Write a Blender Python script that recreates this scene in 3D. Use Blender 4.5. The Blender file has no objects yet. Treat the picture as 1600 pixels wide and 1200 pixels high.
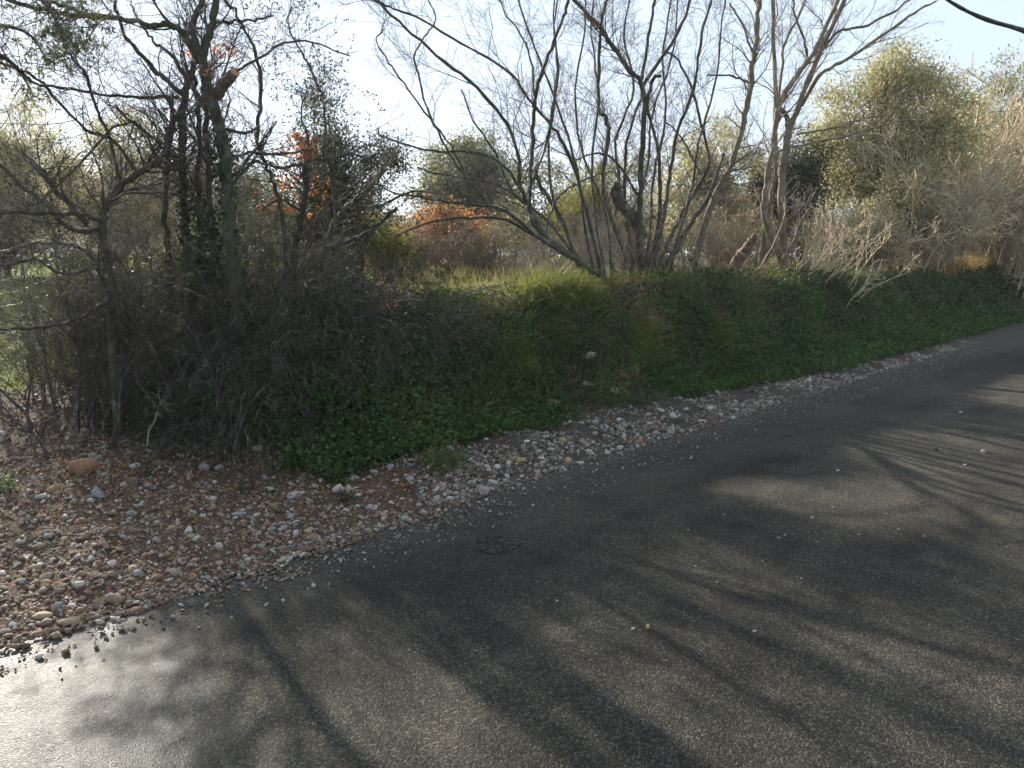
import bpy, math
import numpy as np
from mathutils import Vector

# ------------------------------------------------------------------ camera, sky, sun, exposure
SC = bpy.context.scene
COL = SC.collection
FPX, CX, CY, EYE = 1150.0, 800.0, 600.0, 1.6          # focal length in photo pixels (1600 x 1200), eye height
PITCH = math.atan(200.0 / FPX)
S2 = math.sqrt(0.5)                                    # X runs along the road, Y across it towards the bank

cam = bpy.data.cameras.new("camera")
cam.sensor_width = 36.0
cam.lens = FPX / 1600.0 * 36.0
cam.clip_start, cam.clip_end = 0.05, 3000.0
camo = bpy.data.objects.new("camera", cam)
camo.location = (0, 0, EYE)
camo.rotation_euler = (math.pi / 2 - PITCH, 0, -math.pi / 4)
COL.objects.link(camo)
SC.camera = camo

SUN_AZ = math.radians(-35.5)                           # from the viewing direction, negative to the left
SUN_EL = math.radians(22.5)
_f, _r = math.cos(SUN_AZ), math.sin(SUN_AZ)
SUNV = Vector(((_f + _r) * S2 * math.cos(SUN_EL), (_f - _r) * S2 * math.cos(SUN_EL), math.sin(SUN_EL)))
W = bpy.data.worlds.new("World")
SC.world = W
W.use_nodes = True
wn = W.node_tree.nodes
sky = wn.new("ShaderNodeTexSky")
sky.sky_type = 'NISHITA'
sky.sun_disc = False
sky.sun_elevation = SUN_EL
sky.sun_rotation = math.atan2(SUNV.x, SUNV.y)
sky.air_density, sky.dust_density, sky.ozone_density = 1.0, 0.25, 1.0
bg = wn["Background"]
bg.inputs[1].default_value = 0.115
mixs = wn.new("ShaderNodeMix")                         # thin even veil of high cloud over the clear sky
mixs.data_type = 'RGBA'
mixs.inputs[0].default_value = 0.97
mixs.inputs[7].default_value = (2.28, 2.80, 3.45, 1)
W.node_tree.links.new(sky.outputs[0], mixs.inputs[6])
W.node_tree.links.new(mixs.outputs[2], bg.inputs[0])

sl = bpy.data.lights.new("sun", 'SUN')
sl.energy, sl.angle, sl.color = 5.0, math.radians(0.75), (1.0, 0.93, 0.82)
so = bpy.data.objects.new("sun", sl)
so.rotation_euler = SUNV.to_track_quat('Z', 'Y').to_euler()
so.location = (0, 0, 30)
COL.objects.link(so)

SC.view_settings.view_transform = 'Standard'
SC.view_settings.look = 'None'
SC.view_settings.exposure = 1.5
SC.view_settings.gamma = 1.0
SC.view_settings.use_curve_mapping = False
SC.render.engine = 'CYCLES'
SC.cycles.max_bounces = 10
SC.cycles.diffuse_bounces = 6
SC.cycles.glossy_bounces = 2
SC.cycles.transmission_bounces = 8
SC.cycles.volume_bounces = 0
SC.cycles.sample_clamp_indirect = 4.0
SC.cycles.sample_clamp_direct = 5.0
SC.cycles.use_denoising = True

HAZE = 0.0007                                          # density of the air
rng = np.random.default_rng(11)

# ------------------------------------------------------------------ numeric helpers
def ss(a, b, x):
    t = np.clip((x - a) / (b - a), 0, 1)
    return t * t * (3 - 2 * t)

_LAT = np.random.default_rng(3).random((256, 256))
def noise(x, y):
    x = np.asarray(x, float); y = np.asarray(y, float)
    i, j = np.floor(x).astype(int), np.floor(y).astype(int)
    fx, fy = x - i, y - j
    fx, fy = fx * fx * (3 - 2 * fx), fy * fy * (3 - 2 * fy)
    a, b = _LAT[i % 256, j % 256], _LAT[(i + 1) % 256, j % 256]
    c, d = _LAT[i % 256, (j + 1) % 256], _LAT[(i + 1) % 256, (j + 1) % 256]
    return (a + (b - a) * fx) * (1 - fy) + (c + (d - c) * fx) * fy
def fbm(x, y, n=4):
    s, a, t = 0, 1, 0
    for k in range(n):
        s = s + a * noise(x * 2 ** k + 17.3 * k, y * 2 ** k + 5.1 * k); t += a; a *= .5
    return s / t

def bank_mask(u, v):
    ue = 2.35 - 0.11 * (v - 4.7)
    w = 0.9 + 0.28 * np.maximum(0, v - 6.0)
    return ss(-.25, 1.0, (u - ue) / w)

def H(u, v):
    u = np.asarray(u, float); v = np.asarray(v, float)
    vf = 4.28 + .22 * (fbm(u * .9, u * 0 + 3.3, 2) - .5)
    crest = .98 + .14 * ss(5, 7, u) - .16 * ss(12, 17, u) + .24 * ss(19, 27, u)
    hb = .13 * ss(3.45, 4.3, v) + crest * ss(vf - .12, vf + 1.15, v) + .012 * np.clip(v - 6, 0, 30) - .10 * ss(5.7, 6.6, v)
    hl = .065 * np.clip(v - 3.55, 0, 5.05) + .10 * np.clip(v - 8.6, 0, 4.5) + .03 * np.clip(v - 13.1, 0, 26)
    b = bank_mask(u, v)
    h = hl * (1 - b) + hb * b
    off = ss(3.5, 4.4, v)
    h = h + off * (.16 * (fbm(u * 1.7, v * 1.7, 3) - .5) * (.35 + .65 * b) + .05 * (fbm(u * 7, v * 7, 3) - .5))
    h = h + .05 * (fbm(u * 5 + 9, v * 5, 3) - .45) * ss(3.4, 3.9, v) * (1 - ss(4.3, 4.8, v))
    h = h - .016 * (1 - ss(3.25, 3.6, v)) * ss(-3.2, -2.4, v)
    h = h + .25 * ss(-2.6, -4.5, v)
    return h

def ray(px, py):
    a, b = (px - CX) / FPX, (CY - py) / FPX
    f = math.cos(PITCH) + b * math.sin(PITCH)
    z = -math.sin(PITCH) + b * math.cos(PITCH)
    return np.array([(a + f) * S2, (f - a) * S2, z]), f
def P(px, py, d):
    """point seen at photo pixel (px, py) whose forward ground distance is d metres"""
    r, f = ray(px, py)
    return np.array([0, 0, EYE]) + r * (d / f)
def uv(px, d):
    x = (px - CX) / FPX * d
    return (x + d) * S2, (d - x) * S2
def G(px, py):
    """first point of the terrain under a photo pixel"""
    r, f = ray(px, py)
    t = np.arange(1.5, 60, .02) / f
    q = np.array([0, 0, EYE])[None] + r[None] * t[:, None]
    hit = np.nonzero(q[:, 2] <= H(q[:, 0], q[:, 1]))[0]
    return q[hit[0]] if len(hit) else q[-1]
def GB(px, py, v=5.35):
    """like G, but a point on the rim of the bank when the pixel looks over it"""
    p = G(px, py)
    if p[1] < 6.3: return p
    d = v / (S2 * (1 - (px - CX) / FPX)); u, v = uv(px, d)
    return np.array([u, v, float(H(u, v))])
def normal(u, v):
    e = .04
    n = np.stack([-(H(u + e, v) - H(u - e, v)) / (2 * e), -(H(u, v + e) - H(u, v - e)) / (2 * e), np.ones_like(u)], -1)
    return n / np.linalg.norm(n, axis=-1, keepdims=True)
def unit(a):
    return a / np.maximum(np.linalg.norm(a, axis=-1, keepdims=True), 1e-9)
def proj(p):
    """photo pixel and forward distance of points"""
    p = np.asarray(p); x = (p[..., 0] - p[..., 1]) * S2; f = (p[..., 0] + p[..., 1]) * S2; z = p[..., 2] - EYE
    dep = f * math.cos(PITCH) - z * math.sin(PITCH)
    up = f * math.sin(PITCH) + z * math.cos(PITCH)
    return CX + FPX * x / dep, CY - FPX * up / dep, f

# ------------------------------------------------------------------ mesh helpers
class MB:
    """collects vertex / face arrays and links them as one mesh object"""
    def __init__(s):
        s.v, s.f, s.n, s.c = [], {3: [], 4: []}, 0, []
    def add(s, v, faces, col=None):
        v = np.asarray(v, float).reshape(-1, 3)
        for f in (faces if isinstance(faces, (list, tuple)) else [faces]):
            f = np.asarray(f, int)
            s.f[f.shape[1]].append(f + s.n)
        s.v.append(v); s.n += len(v)
        if col is not None: s.c.append(np.broadcast_to(np.asarray(col, float), (len(v), 3)))
        return s
    def mesh(s, name, mat=None, smooth=False):
        me = bpy.data.meshes.new(name)
        V = np.concatenate(s.v) if s.v else np.zeros((0, 3))
        me.vertices.add(len(V)); me.vertices.foreach_set("co", V.ravel())
        loops, starts, tot = [], [], 0
        for k in (3, 4):
            if s.f[k]:
                F = np.concatenate(s.f[k]); loops.append(F.ravel())
                starts.append(tot + k * np.arange(len(F))); tot += F.size
        if tot:
            L = np.concatenate(loops); St = np.concatenate(starts)
            me.loops.add(len(L)); me.loops.foreach_set("vertex_index", L.astype(np.int32))
            me.polygons.add(len(St)); me.polygons.foreach_set("loop_start", St.astype(np.int32))
            if smooth: me.polygons.foreach_set("use_smooth", np.ones(len(St), bool))
        me.update(calc_edges=True); me.validate()
        if s.c:
            a = me.color_attributes.new("tint", 'FLOAT_COLOR', 'POINT')
            C = np.concatenate(s.c); a.data.foreach_set("color", np.c_[C, np.ones(len(C))].ravel())
        if mat: me.materials.append(mat)
        return me
    def obj(s, name, mat=None, parent=None, smooth=False, kind=None):
        return link(name, s.mesh(name, mat, smooth), parent, kind)

def link(name, me, parent=None, kind=None):
    o = bpy.data.objects.new(name, me)
    COL.objects.link(o)
    if parent is not None:
        o.parent = parent
        o.location = -np.array(parent["_at"]) if "_at" in parent else (0, 0, 0)
    if kind: o["kind"] = kind
    return o
def tag(o, label, cat, group=None, kind=None):
    o["label"] = label; o["category"] = cat
    if group: o["group"] = group
    if kind: o["kind"] = kind
    return o
def thing(name, label, cat, at=(0, 0, 0), group=None):
    o = bpy.data.objects.new(name, None); o.empty_display_size = .1
    COL.objects.link(o); o.location = tuple(at); o["_at"] = [float(x) for x in at]
    return tag(o, label, cat, group)

def tubes(Pt, R, sides):
    """N polylines (N,P,3) with radii (N,P) -> tube vertices and faces, tips closed to a point ring"""
    Pt = np.asarray(Pt, float); R = np.asarray(R, float)
    N, K, _ = Pt.shape
    T = np.empty_like(Pt); T[:, 1:-1] = Pt[:, 2:] - Pt[:, :-2]; T[:, 0] = Pt[:, 1] - Pt[:, 0]; T[:, -1] = Pt[:, -1] - Pt[:, -2]
    T = unit(T)
    ref = np.where(np.abs(T[:, :1, 2:3]) > .9, np.array([1., 0, 0]), np.array([0, 0, 1.]))
    A = unit(np.cross(T, np.broadcast_to(ref, T.shape))); B = np.cross(T, A)
    an = np.arange(sides) * 2 * np.pi / sides
    ring = A[:, :, None] * np.cos(an)[None, None, :, None] + B[:, :, None] * np.sin(an)[None, None, :, None]
    V = Pt[:, :, None] + ring * R[:, :, None, None]
    idx = np.arange(N * K * sides).reshape(N, K, sides)
    a, b = idx[:, :-1], idx[:, 1:]
    F = np.stack([a, np.roll(a, -1, 2), np.roll(b, -1, 2), b], -1).reshape(-1, 4)
    return V.reshape(-1, 3), F

def spline(pts, n):
    p = np.asarray(pts, float)
    q = np.concatenate([[2 * p[0] - p[1]], p, [2 * p[-1] - p[-2]]])
    t = np.linspace(0, len(p) - 1 - 1e-6, n); i = t.astype(int); f = (t - i)[:, None]
    a, b, c, d = q[i], q[i + 1], q[i + 2], q[i + 3]
    return .5 * (2 * b + (c - a) * f + (2 * a - 5 * b + 4 * c - d) * f ** 2 + (3 * b - a - 3 * c + d) * f ** 3)

def sprout(par, parR, n, length, ang=(25, 65), t0=.2, K=5, wob=.25, up=.1, rs=.45, rmin=.0012, taper=.35, lenpow=.6, rg=None):
    """n side shoots on the polylines par (N,P,3); returns their polylines and radii"""
    rg = rg or rng
    N, Pn, _ = par.shape
    L = np.linalg.norm(np.diff(par, axis=1), axis=2).sum(1)
    i = rg.choice(N, n, p=L / L.sum())
    t = t0 + (1 - t0) * rg.random(n)
    x = t * (Pn - 1 - 1e-6); k = x.astype(int); f = (x - k)[:, None]
    base = par[i, k] * (1 - f) + par[i, k + 1] * f
    br = parR[i, k] * (1 - f[:, 0]) + parR[i, k + 1] * f[:, 0]
    tan = unit(par[i, k + 1] - par[i, k])
    q = unit(np.cross(tan, rg.normal(size=(n, 3))))
    a = np.radians(rg.uniform(ang[0], ang[1], n))[:, None]
    d = unit(tan * np.cos(a) + q * np.sin(a) + np.array([0, 0, up]))
    ln = length * rg.uniform(.35, 1.25, n) * (1 - .55 * t) * np.clip(L[i] / np.median(L), .3, 1.6) ** lenpow
    st = ln / (K - 1)
    out = np.empty((n, K, 3)); out[:, 0] = base
    for j in range(1, K):
        out[:, j] = out[:, j - 1] + d * st[:, None]
        d = unit(d + wob * rg.normal(size=(n, 3)) + np.array([0, 0, up * .6]))
    r0 = np.maximum(np.minimum(br * rs, br * .8), rmin)
    R = r0[:, None] * np.linspace(1, taper, K)[None]
    R = np.maximum(R, rmin * .75)
    return out, R

def leaf_quads(pos, d, nrm, L, Wd, fold=.25):
    """leaf blades of two triangles each: base, side, tip, side"""
    d = unit(d); s = unit(np.cross(d, nrm)); n = np.cross(s, d)
    L = np.broadcast_to(L, len(pos))[:, None]; Wd = np.broadcast_to(Wd, len(pos))[:, None]
    b = pos; tip = pos + d * L - n * L * .12
    m = pos + d * L * .45
    V = np.stack([b, m + s * Wd * .5 + n * fold * Wd, tip, m - s * Wd * .5 + n * fold * Wd], 1)
    i = np.arange(len(pos))[:, None] * 4
    F = np.concatenate([i + [0, 1, 2], i + [0, 2, 3]])
    return V.reshape(-1, 3), F

def blades(pos, d, L, Wd, droop, K=3, rg=None):
    """grass blades, K segments, the last a triangle"""
    rg = rg or rng
    n = len(pos); d = unit(d)
    side = unit(np.cross(d, rg.normal(size=(n, 3))))
    L = np.broadcast_to(L, n)[:, None]; Wd = np.broadcast_to(Wd, n)[:, None]; dr = np.broadcast_to(droop, n)[:, None]
    hd = unit(np.c_[d[:, :2] + .25 * rg.normal(size=(n, 2)), np.zeros(n)])
    pts = [pos]; dd = d.copy()
    for k in range(K):
        pts.append(pts[-1] + dd * L / K)
        dd = unit(dd + dr * (hd * .7 - np.array([0, 0, .75])) * (k + 1) / K * 1.4)
    V, F4, F3 = [], [], []
    for k in range(K):
        w = Wd * (1 - .25 * k) * .5
        V += [pts[k] - side * w, pts[k] + side * w]
    V.append(pts[K])
    V = np.stack(V, 1); m = 2 * K + 1
    i = np.arange(n)[:, None] * m
    F4 = np.concatenate([i + [2 * k, 2 * k + 1, 2 * k + 3, 2 * k + 2] for k in range(K - 1)]) if K > 1 else None
    F3 = i + [2 * K - 2, 2 * K - 1, 2 * K]
    return V.reshape(-1, 3), [F3] + ([F4] if F4 is not None else [])

# ------------------------------------------------------------------ materials
def newmat(name):
    m = bpy.data.materials.new(name); m.use_nodes = True
    nt = m.node_tree; p = nt.nodes["Principled BSDF"]
    return m, nt, p, nt.nodes["Material Output"]
def N(nt, kind, **kw):
    n = nt.nodes.new(kind)
    for k, v in kw.items():
        if k.startswith("i_"):
            key = k[2:]; n.inputs[int(key) if key.isdigit() else key].default_value = v
        else: setattr(n, k, v)
    return n
def ramp(nt, fac, stops):
    r = nt.nodes.new("ShaderNodeValToRGB")
    e = r.color_ramp.elements
    while len(e) < len(stops): e.new(.5)
    for k, (x, c) in enumerate(stops):
        e[k].position = x; e[k].color = (*c, 1) if len(c) == 3 else c
    nt.links.new(fac, r.inputs[0]); return r
def mixc(nt, fac, a, b, blend='MIX'):
    m = nt.nodes.new("ShaderNodeMix"); m.data_type = 'RGBA'; m.blend_type = blend
    for sock, val in ((m.inputs[0], fac), (m.inputs[6], a), (m.inputs[7], b)):
        if hasattr(val, "links"): nt.links.new(val, sock)
        else: sock.default_value = val if not isinstance(val, tuple) else ((*val, 1) if len(val) == 3 else val)
    return m.outputs[2]
def math_(nt, op, a, b=0.0, clamp=False):
    m = nt.nodes.new("ShaderNodeMath"); m.operation = op; m.use_clamp = clamp
    for s, v in zip(m.inputs, (a, b)):
        if hasattr(v, "links"): nt.links.new(v, s)
        else: s.default_value = v
    return m.outputs[0]
def bump(nt, p, h, strength, dist):
    b = N(nt, "ShaderNodeBump"); b.inputs["Strength"].default_value = strength; b.inputs["Distance"].default_value = dist
    nt.links.new(h, b.inputs["Height"]); nt.links.new(b.outputs[0], p.inputs["Normal"]); return b
def tex_noise(nt, vec, scale, detail=4, rough=.55):
    t = N(nt, "ShaderNodeTexNoise"); t.inputs["Scale"].default_value = scale; t.inputs["Detail"].default_value = detail
    t.inputs["Roughness"].default_value = rough
    if vec is not None: nt.links.new(vec, t.inputs["Vector"])
    return t.outputs[0]
def geo_pos(nt):
    return N(nt, "ShaderNodeNewGeometry").outputs["Position"]

def leaf_mat(name, cols, trans=.45, rough=.45, spec=.35):
    m, nt, p, out = newmat(name)
    g = N(nt, "ShaderNodeNewGeometry")
    c = ramp(nt, g.outputs["Random Per Island"], [(k / max(1, len(cols) - 1), q) for k, q in enumerate(cols)]).outputs[0]
    big = tex_noise(nt, g.outputs["Position"], 1.6, 2)
    c = mixc(nt, 1.0, c, ramp(nt, big, [(.3, (.72, .74, .7)), (.7, (1.2, 1.16, 1.1))]).outputs[0], 'MULTIPLY')
    nt.links.new(c, p.inputs["Base Color"])
    p.inputs["Roughness"].default_value = rough
    p.inputs["Specular IOR Level"].default_value = spec
    t = N(nt, "ShaderNodeBsdfTranslucent"); nt.links.new(mixc(nt, 1.0, c, (1.15, 1.12, .85), 'MULTIPLY'), t.inputs[0])
    mx = N(nt, "ShaderNodeMixShader"); mx.inputs[0].default_value = trans
    nt.links.new(p.outputs[0], mx.inputs[1]); nt.links.new(t.outputs[0], mx.inputs[2]); nt.links.new(mx.outputs[0], out.inputs[0])
    return m
def bark_mat(name, a, b, moss=None, moss_amt=.0, scale=30):
    m, nt, p, out = newmat(name)
    pos = geo_pos(nt)
    mp = N(nt, "ShaderNodeMapping"); mp.inputs["Scale"].default_value = (1, 1, .35); nt.links.new(pos, mp.inputs[0])
    n1 = tex_noise(nt, mp.outputs[0], scale, 6, .65)
    c = ramp(nt, n1, [(.32, a), (.68, b)]).outputs[0]
    n2 = tex_noise(nt, pos, 7, 4)
    c = mixc(nt, ramp(nt, n2, [(.55, (0, 0, 0)), (.68, (.6, .6, .6))]).outputs[0], c, (.30, .30, .27))
    if moss:
        n3 = tex_noise(nt, pos, 5, 5)
        c = mixc(nt, ramp(nt, n3, [(.62 - moss_amt * .4, (0, 0, 0)), (.75 - moss_amt * .3, (.9, .9, .9))]).outputs[0], c, moss)
    nt.links.new(c, p.inputs["Base Color"]); p.inputs["Roughness"].default_value = .85
    p.inputs["Specular IOR Level"].default_value = .3
    bump(nt, p, n1, .8, .012)
    return m
def plain(name, c, rough=.7, metal=0.0):
    m, nt, p, out = newmat(name)
    n1 = tex_noise(nt, geo_pos(nt), 25, 4)
    nt.links.new(mixc(nt, n1, tuple(.7 * x for x in c), tuple(min(1, 1.3 * x) for x in c)), p.inputs["Base Color"])
    p.inputs["Roughness"].default_value = rough; p.inputs["Metallic"].default_value = metal
    return m

M = {}
M['bark_dark'] = bark_mat("bark_dark", (.030, .026, .021), (.12, .10, .08), (.045, .06, .02), .35)
M['bark_ivy'] = bark_mat("bark_mossy", (.03, .028, .02), (.13, .115, .085), (.05, .065, .025), .6)
M['bark_tan'] = bark_mat("bark_tan", (.07, .055, .038), (.30, .24, .16), (.10, .10, .04), .2)
M['twig_dark'] = bark_mat("twig_dark", (.035, .027, .024), (.115, .09, .078), None, 0, 60)
M['twig_tan'] = bark_mat("twig_tan", (.38, .30, .185), (.68, .56, .38), None, 0, 60)
M['twig_grey'] = bark_mat("twig_grey", (.11, .09, .07), (.26, .215, .165), None, 0, 60)
M['rust_wood'] = bark_mat("rust_wood", (.06, .035, .025), (.20, .12, .08), None, 0, 40)
M['cut_wood'] = bark_mat("cut_wood", (.07, .05, .042), (.22, .13, .09), None, 0, 40)
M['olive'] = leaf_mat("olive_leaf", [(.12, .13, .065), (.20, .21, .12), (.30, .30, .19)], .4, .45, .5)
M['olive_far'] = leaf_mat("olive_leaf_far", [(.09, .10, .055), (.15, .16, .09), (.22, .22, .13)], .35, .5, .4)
M['olive_lit'] = leaf_mat("olive_leaf_sunlit", [(.26, .245, .135), (.41, .385, .23), (.52, .485, .32)], .45, .4, .5)  # brighter copy of the olive leaf, sunlight put into its colour
M['evergreen'] = leaf_mat("evergreen_leaf", [(.03, .042, .02), (.06, .075, .035), (.10, .115, .055)], .3, .6, .14)
M['yellowgreen'] = leaf_mat("yellow_green_leaf", [(.10, .12, .025), (.19, .19, .05), (.27, .24, .08)], .5, .5)
M['russet'] = leaf_mat("russet_leaf", [(.30, .13, .075), (.42, .21, .12), (.42, .27, .17)], .5, .6, .2)
M['orange'] = leaf_mat("orange_leaf", [(.30, .09, .03), (.44, .17, .06), (.34, .08, .03)], .55, .5, .2)
M['dryleaf'] = leaf_mat("dry_leaf", [(.16, .085, .04), (.27, .16, .08), (.22, .11, .05)], .3, .7, .2)
M['ivy'] = leaf_mat("ivy_leaf", [(.016, .028, .016), (.035, .055, .028), (.06, .085, .042)], .2, .6, .16)
M['clover'] = leaf_mat("clover_leaf", [(.028, .066, .016), (.055, .12, .026), (.10, .175, .045)], .35, .5, .3)
M['herb'] = leaf_mat("herb_leaf", [(.035, .075, .022), (.07, .125, .038), (.11, .165, .06)], .35, .5, .3)
M['grass'] = leaf_mat("grass_blade", [(.045, .08, .02), (.085, .125, .035), (.15, .17, .065)], .4, .5, .3)
M['grass_lit'] = leaf_mat("tuft_blade_sunlit", [(.07, .12, .02), (.13, .17, .035), (.22, .22, .07)], .5, .5, .3)  # lighter copy of the grass blade, its sunlit look is in the colour
M['lawn'] = leaf_mat("lawn_blade", [(.14, .22, .035), (.22, .30, .06), (.30, .34, .09)], .5, .5, .3)
M['straw'] = leaf_mat("straw_blade", [(.16, .12, .06), (.30, .24, .13), (.40, .33, .19)], .3, .6, .2)
M['gold'] = leaf_mat("golden_grass", [(.24, .16, .06), (.36, .25, .10), (.42, .32, .16)], .4, .6, .2)

def stone_mat(name, use):
    m, nt, p, out = newmat(name)
    pos = geo_pos(nt)
    if use == 'attr':
        a = N(nt, "ShaderNodeAttribute"); a.attribute_name = "tint"; base = a.outputs["Color"]
    else:
        base = N(nt, "ShaderNodeObjectInfo").outputs["Color"]
    n1 = tex_noise(nt, pos, 55, 6, .65)
    c = mixc(nt, 1.0, base, ramp(nt, n1, [(.3, (.62, .6, .58)), (.7, (1.25, 1.22, 1.2))]).outputs[0], 'MULTIPLY')
    n2 = tex_noise(nt, pos, 14, 4)
    c = mixc(nt, ramp(nt, n2, [(.50, (0, 0, 0)), (.80, (.22, .22, .22))]).outputs[0], c, (.17, .115, .07))
    nt.links.new(c, p.inputs["Base Color"]); p.inputs["Roughness"].default_value = .8
    p.inputs["Specular IOR Level"].default_value = .35
    bump(nt, p, n1, .5, .006)
    return m
M['stone'] = stone_mat("limestone", 'obj')
M['gravel'] = stone_mat("gravel_stone", 'attr')

def ground_mat():
    m, nt, p, out = newmat("earth")
    pos = geo_pos(nt)
    a = N(nt, "ShaderNodeAttribute"); a.attribute_name = "tint"
    n1 = tex_noise(nt, pos, 9, 8, .7)
    c = mixc(nt, 1.0, a.outputs["Color"], ramp(nt, n1, [(.28, (.45, .43, .4)), (.72, (1.55, 1.5, 1.45))]).outputs[0], 'MULTIPLY')
    v = N(nt, "ShaderNodeTexVoronoi"); v.inputs["Scale"].default_value = 55; nt.links.new(pos, v.inputs["Vector"])
    c = mixc(nt, .5, c, mixc(nt, 1.0, c, v.outputs["Color"], 'MULTIPLY'))
    nt.links.new(c, p.inputs["Base Color"]); p.inputs["Roughness"].default_value = .95
    p.inputs["Specular IOR Level"].default_value = .2
    n2 = tex_noise(nt, pos, 40, 6, .7)
    h = math_(nt, 'ADD', math_(nt, 'MULTIPLY', n2, .6), math_(nt, 'MULTIPLY', v.outputs["Distance"], -.5))
    bump(nt, p, h, .9, .03)
    return m
M['earth'] = ground_mat()

def road_mat():
    m, nt, p, out = newmat("asphalt")
    pos = geo_pos(nt)
    sx = N(nt, "ShaderNodeSeparateXYZ"); nt.links.new(pos, sx.inputs[0])
    v1 = N(nt, "ShaderNodeTexVoronoi"); v1.inputs["Scale"].default_value = 165; nt.links.new(pos, v1.inputs["Vector"])
    v2 = N(nt, "ShaderNodeTexVoronoi"); v2.inputs["Scale"].default_value = 48; nt.links.new(pos, v2.inputs["Vector"])
    sc = N(nt, "ShaderNodeSeparateColor"); nt.links.new(v1.outputs["Color"], sc.inputs[0])
    sc2 = N(nt, "ShaderNodeSeparateColor"); nt.links.new(v2.outputs["Color"], sc2.inputs[0])
    c = ramp(nt, sc.outputs[0], [(0, (.030, .0275, .0235)), (.45, (.050, .046, .039)), (.80, (.074, .069, .058)), (1, (.155, .145, .12))]).outputs[0]
    # larger pale chips
    chip = math_(nt, 'MULTIPLY', math_(nt, 'GREATER_THAN', sc2.outputs[1], .965), math_(nt, 'LESS_THAN', v2.outputs["Distance"], .3))
    c = mixc(nt, math_(nt, 'MULTIPLY', chip, .45), c, (.24, .23, .205))
    # worn, dusty and oily areas
    big = tex_noise(nt, pos, .55, 4, .55)
    c = mixc(nt, 1.0, c, ramp(nt, big, [(.3, (.72, .72, .74)), (.7, (1.2, 1.18, 1.12))]).outputs[0], 'MULTIPLY')
    mid = tex_noise(nt, pos, 4, 5, .6)
    c = mixc(nt, 1.0, c, ramp(nt, mid, [(.3, (.8, .8, .8)), (.7, (1.15, 1.14, 1.12))]).outputs[0], 'MULTIPLY')
    # paler wheel tracks along the lane and dark oily stains
    mp = N(nt, "ShaderNodeMapping"); mp.inputs["Scale"].default_value = (.12, 1, 1); nt.links.new(pos, mp.inputs[0])
    lane = tex_noise(nt, mp.outputs[0], 1.5, 4, .6)
    c = mixc(nt, 1.0, c, ramp(nt, lane, [(.32, (.70, .69, .68)), (.68, (1.28, 1.26, 1.2))]).outputs[0], 'MULTIPLY')
    st = tex_noise(nt, pos, 2.3, 3, .5)
    c = mixc(nt, 1.0, c, ramp(nt, st, [(.30, (.72, .72, .73)), (.44, (1, 1, 1))]).outputs[0], 'MULTIPLY')
    # grit swept to the bank-side edge
    n3 = tex_noise(nt, pos, 3.0, 5, .6)
    ed = math_(nt, 'ADD', sx.outputs[1], math_(nt, 'MULTIPLY', math_(nt, 'SUBTRACT', n3, .5), .55))
    edge = ramp(nt, math_(nt, 'DIVIDE', math_(nt, 'SUBTRACT', ed, 2.75), .85), [(0, (0, 0, 0)), (.55, (.28, .28, .28)), (1, (.95, .95, .95))]).outputs[0]
    grit = ramp(nt, sc.outputs[1], [(0, (.035, .031, .026)), (.6, (.085, .076, .064)), (1, (.24, .22, .19))]).outputs[0]
    c = mixc(nt, edge, c, grit)
    # wet film where water has run off the gravel entrance
    wd = math_(nt, 'ADD', sx.outputs[0], math_(nt, 'MULTIPLY', math_(nt, 'SUBTRACT', tex_noise(nt, pos, 1.7, 4, .6), .5), .9))
    wet = ramp(nt, math_(nt, 'DIVIDE', wd, 2.2), [(.28, (1, 1, 1)), (.52, (0, 0, 0))]).outputs[0]
    wn_ = tex_noise(nt, pos, 5.5, 4, .6)
    wet = math_(nt, 'MULTIPLY', wet, ramp(nt, wn_, [(.3, (.35, .35, .35)), (.6, (1, 1, 1))]).outputs[0])
    c = mixc(nt, wet, c, mixc(nt, 1.0, c, (.7, .68, .64), 'MULTIPLY'))
    nt.links.new(c, p.inputs["Base Color"])
    r = math_(nt, 'SUBTRACT', .85, math_(nt, 'MULTIPLY', wet, .54))
    nt.links.new(r, p.inputs["Roughness"])
    nt.links.new(math_(nt, 'ADD', .10, math_(nt, 'MULTIPLY', wet, .45)), p.inputs["Specular IOR Level"])
    h = math_(nt, 'ADD', math_(nt, 'MULTIPLY', v1.outputs["Distance"], -1.0), math_(nt, 'ADD', math_(nt, 'MULTIPLY', tex_noise(nt, pos, 190, 3, .7), .7), math_(nt, 'MULTIPLY', sc.outputs[2], .35)))
    b = bump(nt, p, h, .6, .010)
    nt.links.new(math_(nt, 'SUBTRACT', .75, math_(nt, 'MULTIPLY', wet, .3)), b.inputs["Strength"])
    return m
M['road'] = road_mat()

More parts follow.
